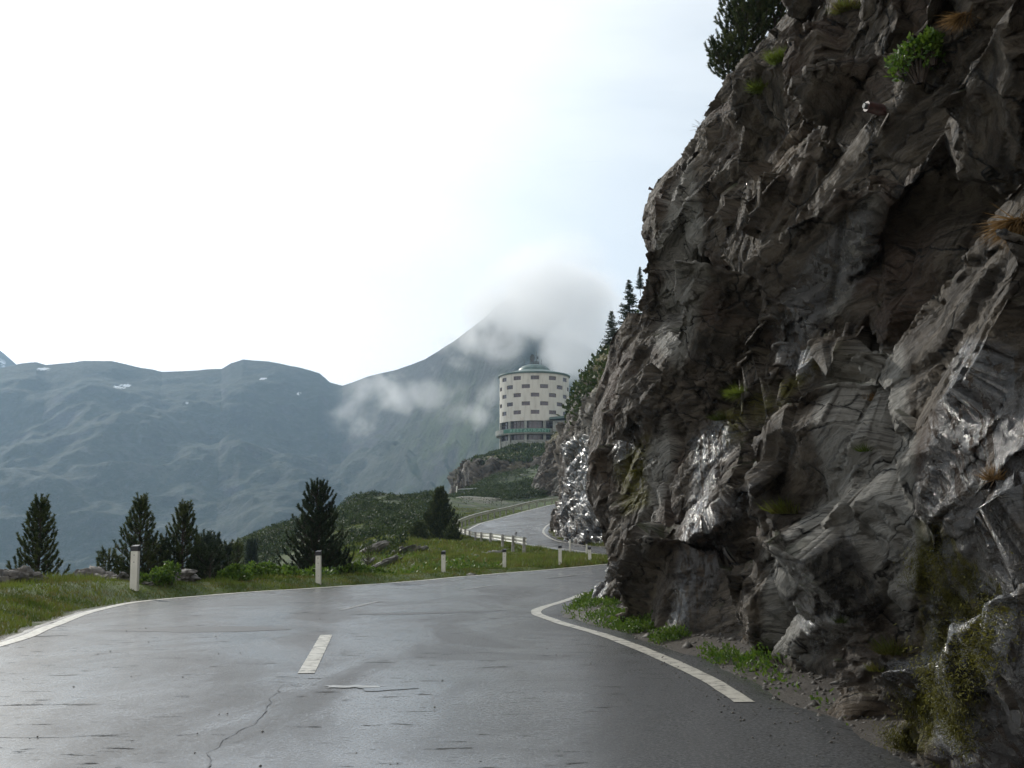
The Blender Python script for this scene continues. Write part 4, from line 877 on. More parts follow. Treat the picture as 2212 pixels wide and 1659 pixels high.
def face_scrub():
    rng = np.random.default_rng(18); B, s = resample(FB, .5); n = 60000; i = rng.integers(0, len(B)-1, n); h = rng.uniform(9, 33, n)
    T = np.gradient(B[:, :2], axis=0); T /= np.linalg.norm(T, axis=1)[:, None]; N = np.column_stack([-T[:, 1], T[:, 0]])
    sh = far_prof(B[i, 1], h); P = np.column_stack([B[i, 0]-N[i, 0]*sh+rng.normal(size=n)*.3, B[i, 1]-N[i, 1]*sh*.35, B[i, 2]+h])
    c = fbm(P, 6, 4, 13); k = (c > -.05) & (h > 10+3*fbm(P, 5, 2, 2)) & (P[:, 1] > 72); P = P[k]; m = len(P); P[:, 2] += rng.uniform(-.4, .9, m)
    tag(cards(P, rng.normal(size=(m, 3))+np.array([-.4, 0, .8]), rng.uniform(.3, .7, m), .28, rng, 'scrub', M['leafdark'], quad=True), 'grass and scrub on the slope above the far rock face', kind='stuff')
face_scrub()
# grass on the verge
def verge_grass():
    rng = np.random.default_rng(3); n = 420000; i = rng.integers(0, len(RL), n); d = rng.uniform(0, 1, n)**1.15*8.5
    P = RL[i, :2]-SIDE[i, :2]*(d+.42)[:, None]+rng.normal(size=(n, 2))*.05; ok = (P[:, 1] > 9) & (P[:, 1] < 62) & (P[:, 0] > -17)
    P = P[ok]; r, _, sg = road_near(P); e = fbm(np.column_stack([P, P[:, :1]*0]), .7, 4, 31); k = (r > .42+.18*e) & (r < 9) & (sg < 0); P = P[k]; r = r[k]; m = len(P); z = terr(P)
    c = fbm(np.column_stack([P, z*0]), 1.3, 4, 41); hh = (.040+.11*np.clip(c+.2, 0, 1)+.10*sstep(r, 1.5, 4))*rng.uniform(.4, 1.6, m)*np.where(P[:, 1] > 30, 1.15, 1)
    D = rng.normal(size=(m, 3))*.42+np.array([0, 0, 1.]); tag(cards(np.column_stack([P, z-.01]), D, hh, .010+.0005*P[:, 1], rng, 'grass', M['grass']), 'short green grass along the road verge', kind='stuff')
verge_grass()
def far_grass():
    rng = np.random.default_rng(43); n = 200000; Y = rng.uniform(48, 150, n); a = rng.uniform(700, 1330, n); P = np.column_stack([(a-1106)/F*Y, Y])
    r, _, _ = road_near(P); ang = 1106+F*P[:, 0]/P[:, 1]; k = (r > .5) & (P[:, 0] < 9) & (r < 22) & ~((ang < 960) & (P[:, 1] < 72) & (rng.uniform(0, 1, len(P)) < .5)); P = P[k]; r = r[k]; m = len(P); z = terr(P); c = fbm(np.column_stack([P, z*0]), 2.5, 4, 44)
    hh = (.10+.22*np.clip(c+.25, 0, 1)+.12*sstep(r, 1, 4))*rng.uniform(.5, 1.4, m)*np.where(P[:, 1] > 106, .35, 1)
    tag(cards(np.column_stack([P, z-.02]), rng.normal(size=(m, 3))*.45+np.array([0, 0, 1.]), hh, .04+.0004*P[:, 1], rng, 'grass', M['grass']), 'rough grass between the bends of the road and behind the guardrails', kind='stuff')
far_grass()
def foot_weeds():
    rng = np.random.default_rng(23); n = 110000; B, s = resample(NB, .05); i = rng.integers(0, len(B)-1, n)
    dens = np.interp(B[i, 1], [8, 11.5, 12.3, 13.2, 15.5, 16.5, 20, 24, 26], [.0, .1, .5, 1, 1, 1, .5, .9, .6])
    P = B[i, :2]-np.column_stack([rng.gamma(1.5, .26, n), rng.normal(size=n)*.05]); k = rng.uniform(0, 1, n) < dens; P = P[k]
    c = fbm(np.column_stack([P, P[:, :1]*0]), .45, 3, 6); r, _, _ = road_near(P); k = (c > -.12) & (r > .45); P = P[k]; c = c[k]; m = len(P); z = terr(P)
    C = np.column_stack([P, z+rng.uniform(0, 1, m)*(.05+.30*np.clip(c+.1, 0, .6))])
    D = rng.normal(size=(m, 3))*.7+np.array([-.3, 0, .9]); tag(cards(C, D, rng.uniform(.025, .075, m), .026, rng, 'verge_weeds', M['leaf'], quad=True), 'leafy green weeds along the foot of the rock', kind='stuff')
foot_weeds()
def chips():
    rng = np.random.default_rng(33); n = 2600
    P1 = np.column_stack([rng.uniform(1.6, 3.6, n), rng.uniform(5, 20, n)]); P2 = np.column_stack([rng.uniform(-6, 2, 500), rng.uniform(6, 28, 500)]); P = np.vstack([P1, P2])
    r, rz, sg = road_near(P); on = r < .35; keep = (~on & (sg > 0)) | (on & (rng.uniform(0, 1, len(P)) < .25)); P = P[keep]; on = on[keep]; z = np.where(on, rz[keep]+.004, terr(P)); m = len(P)
    s = np.where(on, rng.uniform(.006, .014, m), rng.gamma(1.6, .010, m)+.006)
    o8 = np.array([(1, 0, 0), (0, 1, 0), (-1, 0, 0), (0, -1, 0), (0, 0, .7), (0, 0, -.5)]); f8 = np.array([(0, 1, 4), (1, 2, 4), (2, 3, 4), (3, 0, 4), (1, 0, 5), (2, 1, 5), (3, 2, 5), (0, 3, 5)])
    V = (o8[None]*s[:, None, None]*rng.uniform(.6, 1.4, (m, 6, 1))+np.column_stack([P, z])[:, None]).reshape(-1, 3); Fc = (f8[None]+np.arange(m)[:, None, None]*6).reshape(-1, 3)
    tag(npmesh('gravel', V, Fc, M['gravel']), 'loose stone chips between the road edge and the rock', kind='stuff')
chips()
# ---------------------------------------------------------------- boulders
G4 = 'boulders along the outer edge of the verge'
for i, (px, Y, dx, dy, dz, s, mt, lb) in enumerate([(12, 25.2, 1.0, .7, .55, 1, 'stonedark', 'grey boulder at the far left edge of the verge'), (48, 25.4, .8, .6, .50, 2, 'stonedark', 'dark pointed boulder left of the lone pine'), (76, 26.0, .7, .5, .36, 3, 'stonedark', 'reddish low boulder at the foot of the lone pine'),
        (172, 28.2, .9, .7, .50, 4, 'stonedark', 'low sloping boulder right of the lone pine'), (200, 28.4, 1.1, .8, .62, 5, 'stonedark', 'largest dark boulder of the row between the pines'), (222, 28.8, .7, .5, .72, 6, 'stonedark', 'highest pale-topped stone of the row between the pines'), (252, 28.0, .8, .6, .42, 7, 'stonedark', 'mossy boulder left of the tallest marker post'),
        (322, 27.4, .34, .26, .12, 8, 'stone', 'small flat pale stone beside the tallest marker post'), (393, 29.5, .95, .7, .52, 9, 'stonedark', 'brown rounded boulder under the broad stone pine')]):
    boulder(onground(px, Y, dz*.12), (dx, dy, dz), 100+i, lb, mt, G4, i*.7)
G5 = 'stones below the near guardrail'
for i, (px, py, Y, dx, dz, mt, lb) in enumerate([(1066, 1178, 66, .75, .50, 'stone', 'pale stone under the second guardrail post from the right'), (1085, 1180, 64, .55, .60, 'stone', 'upright pale stone between two guardrail posts'), (1101, 1182, 63, .8, .5, 'stone', 'rounded brown stone near the end of the near guardrail'), (1116, 1186, 62, .45, .32, 'stone', 'small stone at the foot of the last guardrail post'),
        (1048, 1190, 60, .65, .36, 'stone', 'low grey stone in the grass left of the guardrail stones'), (1030, 1198, 57, .7, .25, 'stone', 'flat pale stone in the grass slope')]):
    boulder(onground(px, Y, .08), (dx, dx*.7, dz), 120+i, lb, mt, G5, i)
boulder(onground(853, 46.0, .12), (1.0, .8, .46), 131, 'dark leaning rock in the grass below the slanted slabs', 'stonedark')
boulder(onground(1018, 41.6, .03), (.35, .3, .14), 132, 'small grey stone at the road edge between two marker posts', 'stone')
# slanted rock slabs on the slope
G6 = 'slanted rock slabs on the slope'
for i, (px, py, Y, l, th, an, lb) in enumerate([(800, 1155, 62, 3.2, .5, .55, 'longest pale slab high on the slope'), (775, 1172, 58, 2.4, .5, .6, 'jagged pale slab above the straggly pine'), (845, 1160, 66, 2.6, .35, .55, 'upper thin slab of the right-hand set'), (860, 1172, 62, 3.0, .35, .5, 'middle thin slab of the right-hand set'), (835, 1188, 57, 2.6, .35, .55, 'lowest thin slab of the right-hand set'), (900, 1165, 68, 2.4, .3, .5, 'rightmost thin slab under the dark conifers'),
        (760, 1195, 52, 1.8, .5, .5, 'grey slab just right of the tallest pine')]):
    p = at(px, py, Y); g = tz(p.x, Y); o = boulder((p.x, Y, g+th*.3), (l*.62, .8, th*1.0), 140+i, lb, 'stone', G6, 0); o.rotation_euler = (R(-20), -an*.75, .25)
# tufts and plants growing on the rock

# points on the near cliff are found by looking the rock up, so plants really sit on it
from mathutils.bvhtree import BVHTree
_ck = [o for o in COL.objects if o.name == 'rock_cliff'][0]
_co = np.empty(len(_ck.data.vertices)*3, np.float32); _ck.data.vertices.foreach_get('co', _co)
_fi = np.empty(len(_ck.data.loops), np.int32); _ck.data.loops.foreach_get('vertex_index', _fi)
BV = BVHTree.FromPolygons([tuple(v) for v in _co.reshape(-1, 3).tolist()], _fi.reshape(-1, 4).tolist())
def on_rock(px, py):
    d = at(px, py, 1)-Vector((0, 0, 1.35)); d.normalize(); h = BV.ray_cast(Vector((0, 0, 1.35)), d, 60)
    return (h[0], h[1]) if h[0] is not None else (None, None)
def rock_tuft(px, py, r, h, s, lb, **k):
    p, n = on_rock(px, py)
    if p is None: return
    tuft(p, r, h, s, lb, lean=tuple(n*.5), **k)
GT = 'grass tufts rooted in the rock'
for i, (px, py, r, h, mt, n, lb, dr) in enumerate([(1935, 1408, .30, .20, 'grass', 260, 'green tuft at the foot of the pale slabs', 0), (1895, 1445, .16, .12, 'grass', 120, 'small green tuft left of the gravelly foot of the rock', 0), (1880, 862, .16, .09, 'dry', 220, 'dry brown tuft on the pale slab ledge', .1),
      (1868, 970, .12, .10, 'grass', 110, 'tiny green tuft in the crack of the pale slab', 0), (2200, 470, .16, .24, 'dry', 520, 'hanging orange-brown grass at the right edge', .75), (2080, 30, .18, .18, 'dry', 320, 'dry grass hanging from the topmost ledge', .6), (1830, 20, .35, .22, 'grass', 380, 'green grass patch on the upper ledge left', .1),
      (1690, 130, .45, .22, 'grass', 520, 'grass strip on the slope below the upper dwarf pine', .1), (1645, 190, .40, .20, 'grass', 420, 'grass strip on the slope above the ledge', .1), (1600, 850, .40, .22, 'grass', 420, 'green patch in the dark recess of the rock', .2), (1560, 905, .30, .2, 'grass', 300, 'dull green patch below the dark recess', .2), (1700, 1105, .32, .2, 'grass', 320, 'green patch on the ledge above the rounded rock', .1),
      (2150, 1030, .12, .12, 'dry', 300, 'brownish grass between the shining wet streaks', .5), (1350, 1370, .14, .10, 'grass', 150, 'little weed clump at the road bend', 0), (1545, 160, .3, .22, 'dry', 260, 'dry grass under the lowest dwarf pine', .3), (1380, 1015, .25, .2, 'mossy', 300, 'olive moss clump on the dark corner of the rock', .5), (1815, 1340, .1, .1, 'grass', 90, 'single small green tuft beside the rounded rock', 0)]):
    rock_tuft(px, py, r, h, 200+i, lb, mat=mt, n=n, droop=dr, group=GT)
GM = 'olive moss cushions on the wet rock'
rg = random.Random(4)
mossy = [(1995, 1230, 'leftmost'), (2120, 1390, 'rightmost'), (2050, 1350, 'central'), (2040, 1530, 'broad low'), (2090, 1240, 'upper right'), (2010, 1180, 'topmost'), (2055, 1290, 'upper'), (2100, 1330, 'right upper'), (2030, 1400, 'middle'), (2070, 1480, 'lower'), (2010, 1560, 'lowest'), (1950, 1600, 'small one on the gravel, left'), (1985, 1520, 'left lower')]
for i, (px, py, w) in enumerate(mossy):
    p, n = on_rock(px, py)
    if p is None: continue
    for rep in range(1):
        rng = np.random.default_rng(240+i); m = 1600; a = rng.normal(size=(m, 3))*np.array([.07, .07, .13]); a -= np.outer(a @ np.array(n), np.array(n))*.8
        o = cards(a, rng.normal(size=(m, 3))*.6+np.array(n)*.8+np.array([0, 0, -.4]), rng.uniform(.012, .03, m), .006, rng, 'moss_cushion', M['mossy']); o.location = p
        tag(o, w+' olive-yellow moss cushion on the wet black rock' if 'small' not in w else 'small olive moss cushion at the gravelly foot of the rock', 'moss', GM)
p, n = on_rock(1985, 130)
if p is not None: bush(p+Vector((0, 0, -.12)), .55, .32, 95, 'bright green leafy bush growing on the ledge high in the rock', n=800, leaf=.05, clumps=22)
p, n = on_rock(2015, 95)
if p is not None: bush(p+Vector((0, 0, -.1)), .32, .20, 96, 'smaller bright bush on the ledge up and right of the bigger one', n=600, leaf=.06)
# bare twigs on the outline
for (px, py, lb, s) in ((1528, 240, 'bare twiggy shrub on the cliff outline', 1), (1500, 268, 'thin bare twigs sticking out of the cliff outline', 2)):
    r_ = random.Random(s); mb = MB(); b = at(px+22, py+12, 25.3)
    for k in range(16 if s == 1 else 7):
        q = [b]; d = Vector((-r_.uniform(.2, 1), r_.uniform(-.4, .4), r_.uniform(-.1, .9))).normalized()
        for j in range(4): q.append(q[-1]+d*.085+Vector((r_.uniform(-.03, .03), 0, r_.uniform(-.03, .03))))
        mb.tube(q, [.008, .006, .004, .003, .002], 4, False)
    tag(mb.build('twig_shrub', M['bark']), lb, 'shrub', 'bare twigs on the cliff outline')
# rock anchors
p, n = on_rock(1905, 238)
if p is not None:
    e0 = empty('rock_anchor', p); tag(e0, 'dark red-brown anchor bolt with a pale plate high on the rock', 'rock anchor')
    d = Vector((-.93, -.30, .10)).normalized()
    m1 = MB().tube([d*-.1, d*.06, d*.17], [.055, .055, .050], 14); m1.build('bolt', M['boltdark'], e0)
    MB().tube([d*.17, d*.20], [.028, .026], 6).build('bolt_nut', M['metalgrey'], e0)
    rot = Matrix.Rotation(R(-22), 3, 'X') @ Matrix.Rotation(R(30), 3, 'Y')
    MB().box((-.02, -.06, -.17), (.012, .14, .20), rot).build('plate', M['plate'], e0, bevel=.003)
e1 = empty('rock_anchor', at(1409, 412, 25.2)); tag(e1, 'short dark bolt sticking out of the cliff outline against the sky', 'rock anchor')
MB().tube([(.12, 0, -.05), (0, 0, .03), (-.055, 0, .055)], [.022, .024, .030], 10).build('bolt', M['boltdark'], e1)
MB().tube([(-.05, 0, .052), (-.085, 0, .066)], [.038, .036], 6).build('bolt_nut', M['boltdark'], e1)
# ================================================================ marker posts
def marker_post(h=1.1, w=.165):
    root = empty('marker_post', (0, 0, 0)); b = MB(); t = MB(); q = MB()
    sec = [(-.5, -.38), (.5, -.38), (.36, .38), (-.36, .38)]
    def pr(mb, z0, z1, s=1., slant=0., cols=sec):
        v = [(x*w*s, y*w*s, z0) for x, y in cols]+[(x*w*s, y*w*s, z1+slant*(y+.38)) for x, y in cols]
        mb.add(v, [(3, 2, 1, 0), (4, 5, 6, 7)]+[(i, (i+1) % 4, 4+(i+1) % 4, 4+i) for i in range(4)])
    pr(b, -.25, h-.135); pr(t, h-.135, h-.02, 1.09, .045); 
    b.build('post_body', M['postwhite'], root, bevel=.008); t.build('cap', M['black'], root, bevel=.006)
    for z in (h*.62, h*.78): MB().box((0, -.385*w, z), (.022, .008, .030)).build('reflector_mount', M['concpost'], root)
    return root
GP = 'white marker posts with black caps along the verge'
PO = [(296, 26.3, 1178, 'nearest and tallest white marker post in the left grass', .19), (691, 32.8, 1190, 'second white marker post, in front of the tallest pine', .165), (959, 41.5, 1190, 'third white marker post, where the verge narrows', .16),
      (1090, 46.8, 1186, 'fourth white marker post, alone on the grassy island', .155), (1210, 50.0, 1178, 'fifth white marker post, left of the sandy patch', .155), (1274, 53.5, 1181, 'greyish marker post close to the rock corner', .16)]
for i, (px, Y, yt, lb, w) in enumerate(PO):
    X = at(px, 1165, Y)[0]; z = tz(X, Y); r = marker_post(at(px, yt, Y)[2]-z, w); r.location = (X, Y, z); r.rotation_euler = (R(random.uniform(-1, 1)), R(random.uniform(-1.5, 1.5)), R(-12)); tag(r, lb, 'marker post', GP)
for i, (px, Y, yt, lb) in enumerate([(1231, 61.5, 1160, 'thin white snow pole, left one of the pair at the rock bend'), (1273, 59.5, 1170, 'thin white snow pole, right one of the pair at the rock bend')]):
    X = at(px-(6 if i else 0), 1165, Y)[0]; z = tz(X, Y); h = at(px, yt, Y)[2]-z; e2 = empty('snow_pole', (X, Y, z)); tag(e2, lb, 'snow pole', 'thin white snow poles')
    MB().tube([(0, 0, -.2), (0, 0, h-.12)], .045, 10).build('pole', M['postwhite'], e2); MB().tube([(0, 0, h-.12), (0, 0, h)], .052, 10).build('cap', M['black'], e2)
# ================================================================ guardrails
def guardrail(pts, posts, label, beamh=.36, face=M['steel'], postw=.17, posth=None, name='guardrail', dbl=False, flip=1):
    """pts: beam line (top of the beam) in the world"""
    root = empty(name, (pts[0][0], pts[0][1], tz(pts[0][0], pts[0][1]))); tag(root, label, 'guardrail'); o0 = root.location
    P = catmull([tuple(p) for p in pts], 8); T = np.gradient(P[:, :2], axis=0); T /= np.linalg.norm(T, axis=1)[:, None]; N = np.column_stack([T[:, 1], -T[:, 0]])*flip
    prof = [(0, 0), (.035, -.02), (.05, -.07), (.02, -.12), (.0, -.155), (.02, -.19), (.05, -.24), (.035, -.29), (0, -.31)]
    prof = [(a, b*beamh/.31) for a, b in prof]; prof = prof+[(a-.012, b) for a, b in prof[::-1]]
    V = []; 
    for p, nn in zip(P, N):
        for a, b in prof: V.append((p[0]+nn[0]*a-o0[0], p[1]+nn[1]*a-o0[1], p[2]+b-o0[2]))
    k = len(prof); Fc = [(i*k+j, i*k+(j+1) % k, (i+1)*k+(j+1) % k, (i+1)*k+j) for i in range(len(P)-1) for j in range(k)]
    npmesh('beam', V, Fc, face, root, smooth=False)
    for px, Y in posts:
        i = int(np.argmin(np.hypot(P[:, 1]-Y, P[:, 0]-at(px, 1165, Y)[0]))); q = P[i]; g = tz(q[0], q[1])
        c = Vector((q[0]-N[i, 0]*postw*.62, q[1]-N[i, 1]*postw*.62, 0)); rot = Matrix.Rotation(math.atan2(T[i, 1], T[i, 0]), 3, 'Z')
        top = q[2]+.05; bot = min(g-.3, top-.8)
        MB().box((c.x-o0[0], c.y-o0[1], (top+bot)/2-o0[2]), (postw, postw*.9, top-bot), rot).build('post', M['concpost'], root, bevel=.012)
    return root
near = [(1136, 1162, 63), (1118, 1159, 66.5), (1092, 1156.5, 70), (1069, 1153, 74), (1045, 1151, 79.5), (1030, 1150, 85), (1015, 1147, 92), (1000, 1142, 100), (988, 1139, 106)]
guardrail([at(*p) for p in near], [(1135, 63), (1112, 67.4), (1089, 70.6), (1064, 75), (1044, 80), (1031, 85), (1018, 91), (1008, 96.5), (998, 101)], 'near guardrail with stout grey posts ending at the stones', flip=1, face=M['steelbright'], posth=.8)
far_ = [(980, 1127, 113), (1000, 1119, 115.5), (1016, 1113, 118), (1042, 1106, 124), (1070, 1100, 129.5), (1095, 1095, 135), (1128, 1087, 143), (1161, 1080, 153), (1194, 1076, 165), (1215, 1075, 176)]
fp = catmull([tuple(at(*p)) for p in far_], 4)
guardrail([at(*p) for p in far_], [(1106+F*q[0]/q[1], q[1]) for q in fp[::2]], 'far guardrail sweeping up round the outside of the second bend', flip=1, face=M['steelbright'])
up = [(955, 1086, 190), (970, 1079, 193), (990, 1073.5, 197), (1010, 1072, 200), (1030, 1073, 202), (1060, 1075, 204), (1095, 1077, 206), (1130, 1078, 208)]
upp = catmull([tuple(at(*p)) for p in up], 4)
guardrail([at(*p) for p in up], [(1106+F*q[0]/q[1], q[1]) for q in upp[::4]], 'shining upper guardrail half hidden by scrub', beamh=.85, face=M['postwhite'], postw=.14, flip=1)
# fence under the knoll
ef = empty('wire_fence', at(990, 1060, 244)); tag(ef, 'thin railing fence along the top road below the knoll', 'fence'); o0 = ef.location
fpts = [at(990, 1057, 244), at(1040, 1055, 246), (at(1090, 1055, 248)), at(1135, 1055, 250)]
MB().tube([p-o0 for p in fpts], .09, 6).build('top_rail', M['steel'], ef); MB().tube([p-o0-Vector((0, 0, .55)) for p in fpts], .05, 6).build('lower_rail', M['metalgrey'], ef)
for k, px in enumerate(range(1000, 1140, 12)):
    p = at(px, 1055.5, 244+(px-990)*.04)-o0; MB().box((p.x, p.y, p.z-.65), (.10, .10, 1.5)).build('post', M['metalgrey'], ef)
e3 = empty('marker_post', at(985.5, 1065, 243)); tag(e3, 'leaning white post at the left end of the railing below the knoll', 'marker post')
MB().tube([(0, 0, -.3), (.16, 0, 1.25)], .14, 8).build('post_body', M['postwhite'], e3); MB().tube([(.16, 0, 1.25), (.19, 0, 1.5)], .15, 8).build('cap', M['postwhite'], e3)
# ================================================================ the round tower
HC = Vector((7.16, 350, 0)); RT = 11.15
tower = empty('round_tower', (HC.x, HC.y, 30)); tag(tower, 'round cream tower building with staggered windows and green roof on the knoll', 'tower building')
def cyl(a, r, z): return (r*math.sin(a), -r*math.cos(a), z-30)      # a = 0 faces the road
ZR = [51.35, 48.65, 45.95, 43.25, 40.55]; ZT, ZB = 52.9, 37.9; ww, wh = R(6.9), .62
def wall():
    ab = []
    for k in range(24):
        c = R(15*k); ab += [c-ww, c-ww/2, c, c+ww/2, c+ww]
    zb = [ZB]
    for z in ZR[::-1]: zb += [z-wh, z+wh]
    zb.append(ZT); mb = MB(); na = len(ab)
    for r_, flipn in ((RT, 0),):
        V = [cyl(a, r_, z) for a in ab for z in zb]; nz = len(zb); Fc = []
        for i in range(na):
            for j in range(nz-1):
                k, sub = divmod(i, 5); row = 4-(j-1)//2 if j % 2 == 1 else None
                if row is not None and sub < 4 and (k % 2 == (row % 2)): continue
                i2 = (i+1) % na; Fc.append((i*nz+j, i2*nz+j, i2*nz+j+1, i*nz+j+1))
        mb.add(V, Fc)
    for row, z in enumerate(ZR):
        for k in range(24):
            if k % 2 != row % 2: continue
            c = R(15*k); aa = [c-ww, c-ww/2, c, c+ww/2, c+ww]
            for zz in (z-wh, z+wh): mb.add([cyl(a, RT, zz) for a in aa]+[cyl(a, RT-.28, zz) for a in aa], [(i, i+1, 6+i, 5+i) for i in range(4)])
            for a in (c-ww, c+ww): mb.add([cyl(a, RT, z-wh), cyl(a, RT, z+wh), cyl(a, RT-.28, z+wh), cyl(a, RT-.28, z-wh)], [(0, 1, 2, 3)])
    mb.add([cyl(R(5*i), RT, ZB) for i in range(72)]+[cyl(R(5*i), RT-1.6, ZB) for i in range(72)], [(i, (i+1) % 72, 72+(i+1) % 72, 72+i) for i in range(72)])
    return mb.build('wall', M['plaster'], tower)
wall()
def window(a, z, r, hw, hh, bars=3, parent=tower):
    fr = MB(); aa = np.linspace(a-hw, a+hw, 5); t = .07
    def bar(a0, a1, z0, z1, rr=r-.17, th=.08):
        v = [cyl(x, q, y) for q in (rr, rr-th) for x in (a0, a1) for y in (z0, z1)]
        fr.add(v, [(0, 1, 3, 2), (4, 6, 7, 5), (0, 4, 5, 1), (2, 3, 7, 6), (0, 2, 6, 4), (1, 5, 7, 3)])
    da = t/r
    for i in range(4): bar(aa[i], aa[i+1], z-hh, z-hh+t); bar(aa[i], aa[i+1], z+hh-t, z+hh)
    for x in [a-hw+da/2, a+hw-da/2]+[a-hw+2*hw*(i+1)/bars for i in range(bars-1)]: bar(x-da/2, x+da/2, z-hh+t, z+hh-t)
    f = fr.build('window', M['frame'], parent)
    g = MB(); g.add([cyl(x, r-.22, zz) for x in aa for zz in (z-hh, z+hh)], [(2*i, 2*i+2, 2*i+3, 2*i+1) for i in range(4)]); g.build('pane', M['glassdark'], f)
for row, z in enumerate(ZR):
    for k in range(24):
        if k % 2 == row % 2 and (k <= 7 or k >= 17): window(R(15*k), z, RT, ww, wh)
rf = MB(); rf.lathe([(RT-.3, ZT-30-.02), (RT+.35, ZT-30-.05), (RT+.45, ZT-30+.25), (RT+.40, ZT-30+.45), (5.6, ZT-30+2.0), (5.2, ZT-30+2.15), (4.9, ZT-30+2.75), (4.0, ZT-30+3.5), (2.6, ZT-30+4.0), (1.2, ZT-30+4.2), (0.01, ZT-30+4.25)], 64)
rf.build('roof', M['copper'], tower, smooth=False)
# the two glazed storeys below
g = MB()
g.add([cyl(R(3*i), RT-.75, z) for i in range(120) for z in (30.2, ZB+.0)], [(2*i, 2*((i+1) % 120), 2*((i+1) % 120)+1, 2*i+1) for i in range(120)]); g.build('glazing', M['glassdark'], tower)
mul = MB()
for k in range(48):
    a = R(7.5*k+3.75)
    for z0, z1 in ((35.3, 37.9), (31.9, 33.8)):
        v = [cyl(a+s*.006, r_, z) for r_ in (RT-.60, RT-.74) for s in (-1, 1) for z in (z0, z1)]; mul.add(v, [(0, 1, 3, 2), (4, 6, 7, 5), (0, 4, 5, 1), (2, 3, 7, 6)])
for z in (36.9, 33.0, 35.45, 37.75, 32.0): mul.lathe([(RT-.60, z-30-.05), (RT-.60, z-30+.05), (RT-.73, z-30+.05), (RT-.73, z-30-.05), (RT-.60, z-30-.05)], 72)
mul.build('window_bars', M['metalgrey'], tower)
for k in range(12):
    a = R(30*k+15); v = []
    c0 = Vector(cyl(a, RT+.02, 0)); rot = Matrix.Rotation(a, 3, 'Z')
    MB().box((c0.x, c0.y, (28+37.9)/2-30), (.75, .55, 9.9), rot).build('column', M['concrete'], tower)
bal = MB(); bal.lathe([(RT-.7, 3.62), (RT+1.05, 3.62), (RT+1.25, 3.95), (RT+1.30, 5.35), (RT+1.15, 5.38), (RT+1.10, 4.1), (RT-.7, 4.05), (RT-.7, 3.62)], 96); bal.build('balcony', M['concrete'], tower)
pan = MB(); A0, A1 = R(-52), R(22); nA = 30
vv = [cyl(A0+(A1-A0)*i/nA, RT+1.345, z) for i in range(nA+1) for z in (34.12, 35.28)]; pan.add(vv, [(2*i, 2*i+2, 2*i+3, 2*i+1) for i in range(nA)])
vv = [cyl(A0+(A1-A0)*i/nA, RT+1.29, z) for i in range(nA+1) for z in (34.12, 35.28)]; pan.add(vv, [(2*i+1, 2*i+3, 2*i+2, 2*i) for i in range(nA)]); pan.build('sign_panel', M['greenpanel'], tower)
fc = bpy.data.curves.new('sign_text', 'FONT'); fc.body = 'RESTAURANT'; fc.size = 1.30; fc.extrude = .03; fc.space_character = 1.32; fc.align_x = 'CENTER'; fc.resolution_u = 2; fc.offset = .015
to = bpy.data.objects.new('tmp_text', fc); COL.objects.link(to); dg = bpy.context.evaluated_depsgraph_get(); tm = bpy.data.meshes.new_from_object(to.evaluated_get(dg)); bpy.data.objects.remove(to)
tv = np.array([v.co[:] for v in tm.vertices]); sp = tv[:, 0].max()-tv[:, 0].min(); wA = (R(60))/sp
ac = R(-8.5)
for v in tm.vertices:
    a = ac+v.co.x*wA; v.co = Vector(cyl(a, RT+1.40+v.co.z, 34.24+v.co.y))
tm.materials.append(M['letter']); ts = bpy.data.objects.new('sign_letters', tm); COL.objects.link(ts); ts.parent = tower
low = MB(); low.lathe([(RT-.2, -2.5), (RT-.2, 1.35), (RT-.05, 1.4), (RT-.05, 1.9), (RT-.6, 1.9)], 72); low.build('base_wall', M['concrete'], tower)
# side wing with a sloping roof, coming forward on the right
wing = MB(); rot = Matrix.Rotation(R(-22), 3, 'Z')
def wbox(mb, x0, x1, y0, y1, z0, z1, dz=0): 
    v = [(x, y, z+(dz if x == x1 else 0)) for x in (x0, x1) for y in (y0, y1) for z in (z0-30, z1-30)]; mb.add(v, [(0, 1, 3, 2), (4, 6, 7, 5), (0, 4, 5, 1), (2, 3, 7, 6), (0, 2, 6, 4), (1, 5, 7, 3)])
wbox(wing, 5.5, 20, -12.0, 0, 29, 37.6, .6); wing.build('wing', M['concrete'], tower)
wr = MB(); wbox(wr, 4.4, 21, -13.0, 1, 38.0, 38.7, 1.6); wr.build('wing_roof', M['copper'], tower)
wg = MB(); wbox(wg, 6.4, 19.5, -12.06, -12.01, 35.4, 37.3, .3); wgo = wg.build('wing_window', M['glassdark'], tower)
wm = MB()
for x in (6.4, 9.2, 12, 14.8, 17.6): wbox(wm, x, x+.35, -12.2, -12.07, 35.0, 37.6, 0)
wm.build('wing_mullions', M['concrete'], tower)
wb = MB(); wbox(wb, 6.5, 21, -14.0, -12.1, 33.7, 35.1, .6); wb.build('wing_balcony', M['concrete'], tower)
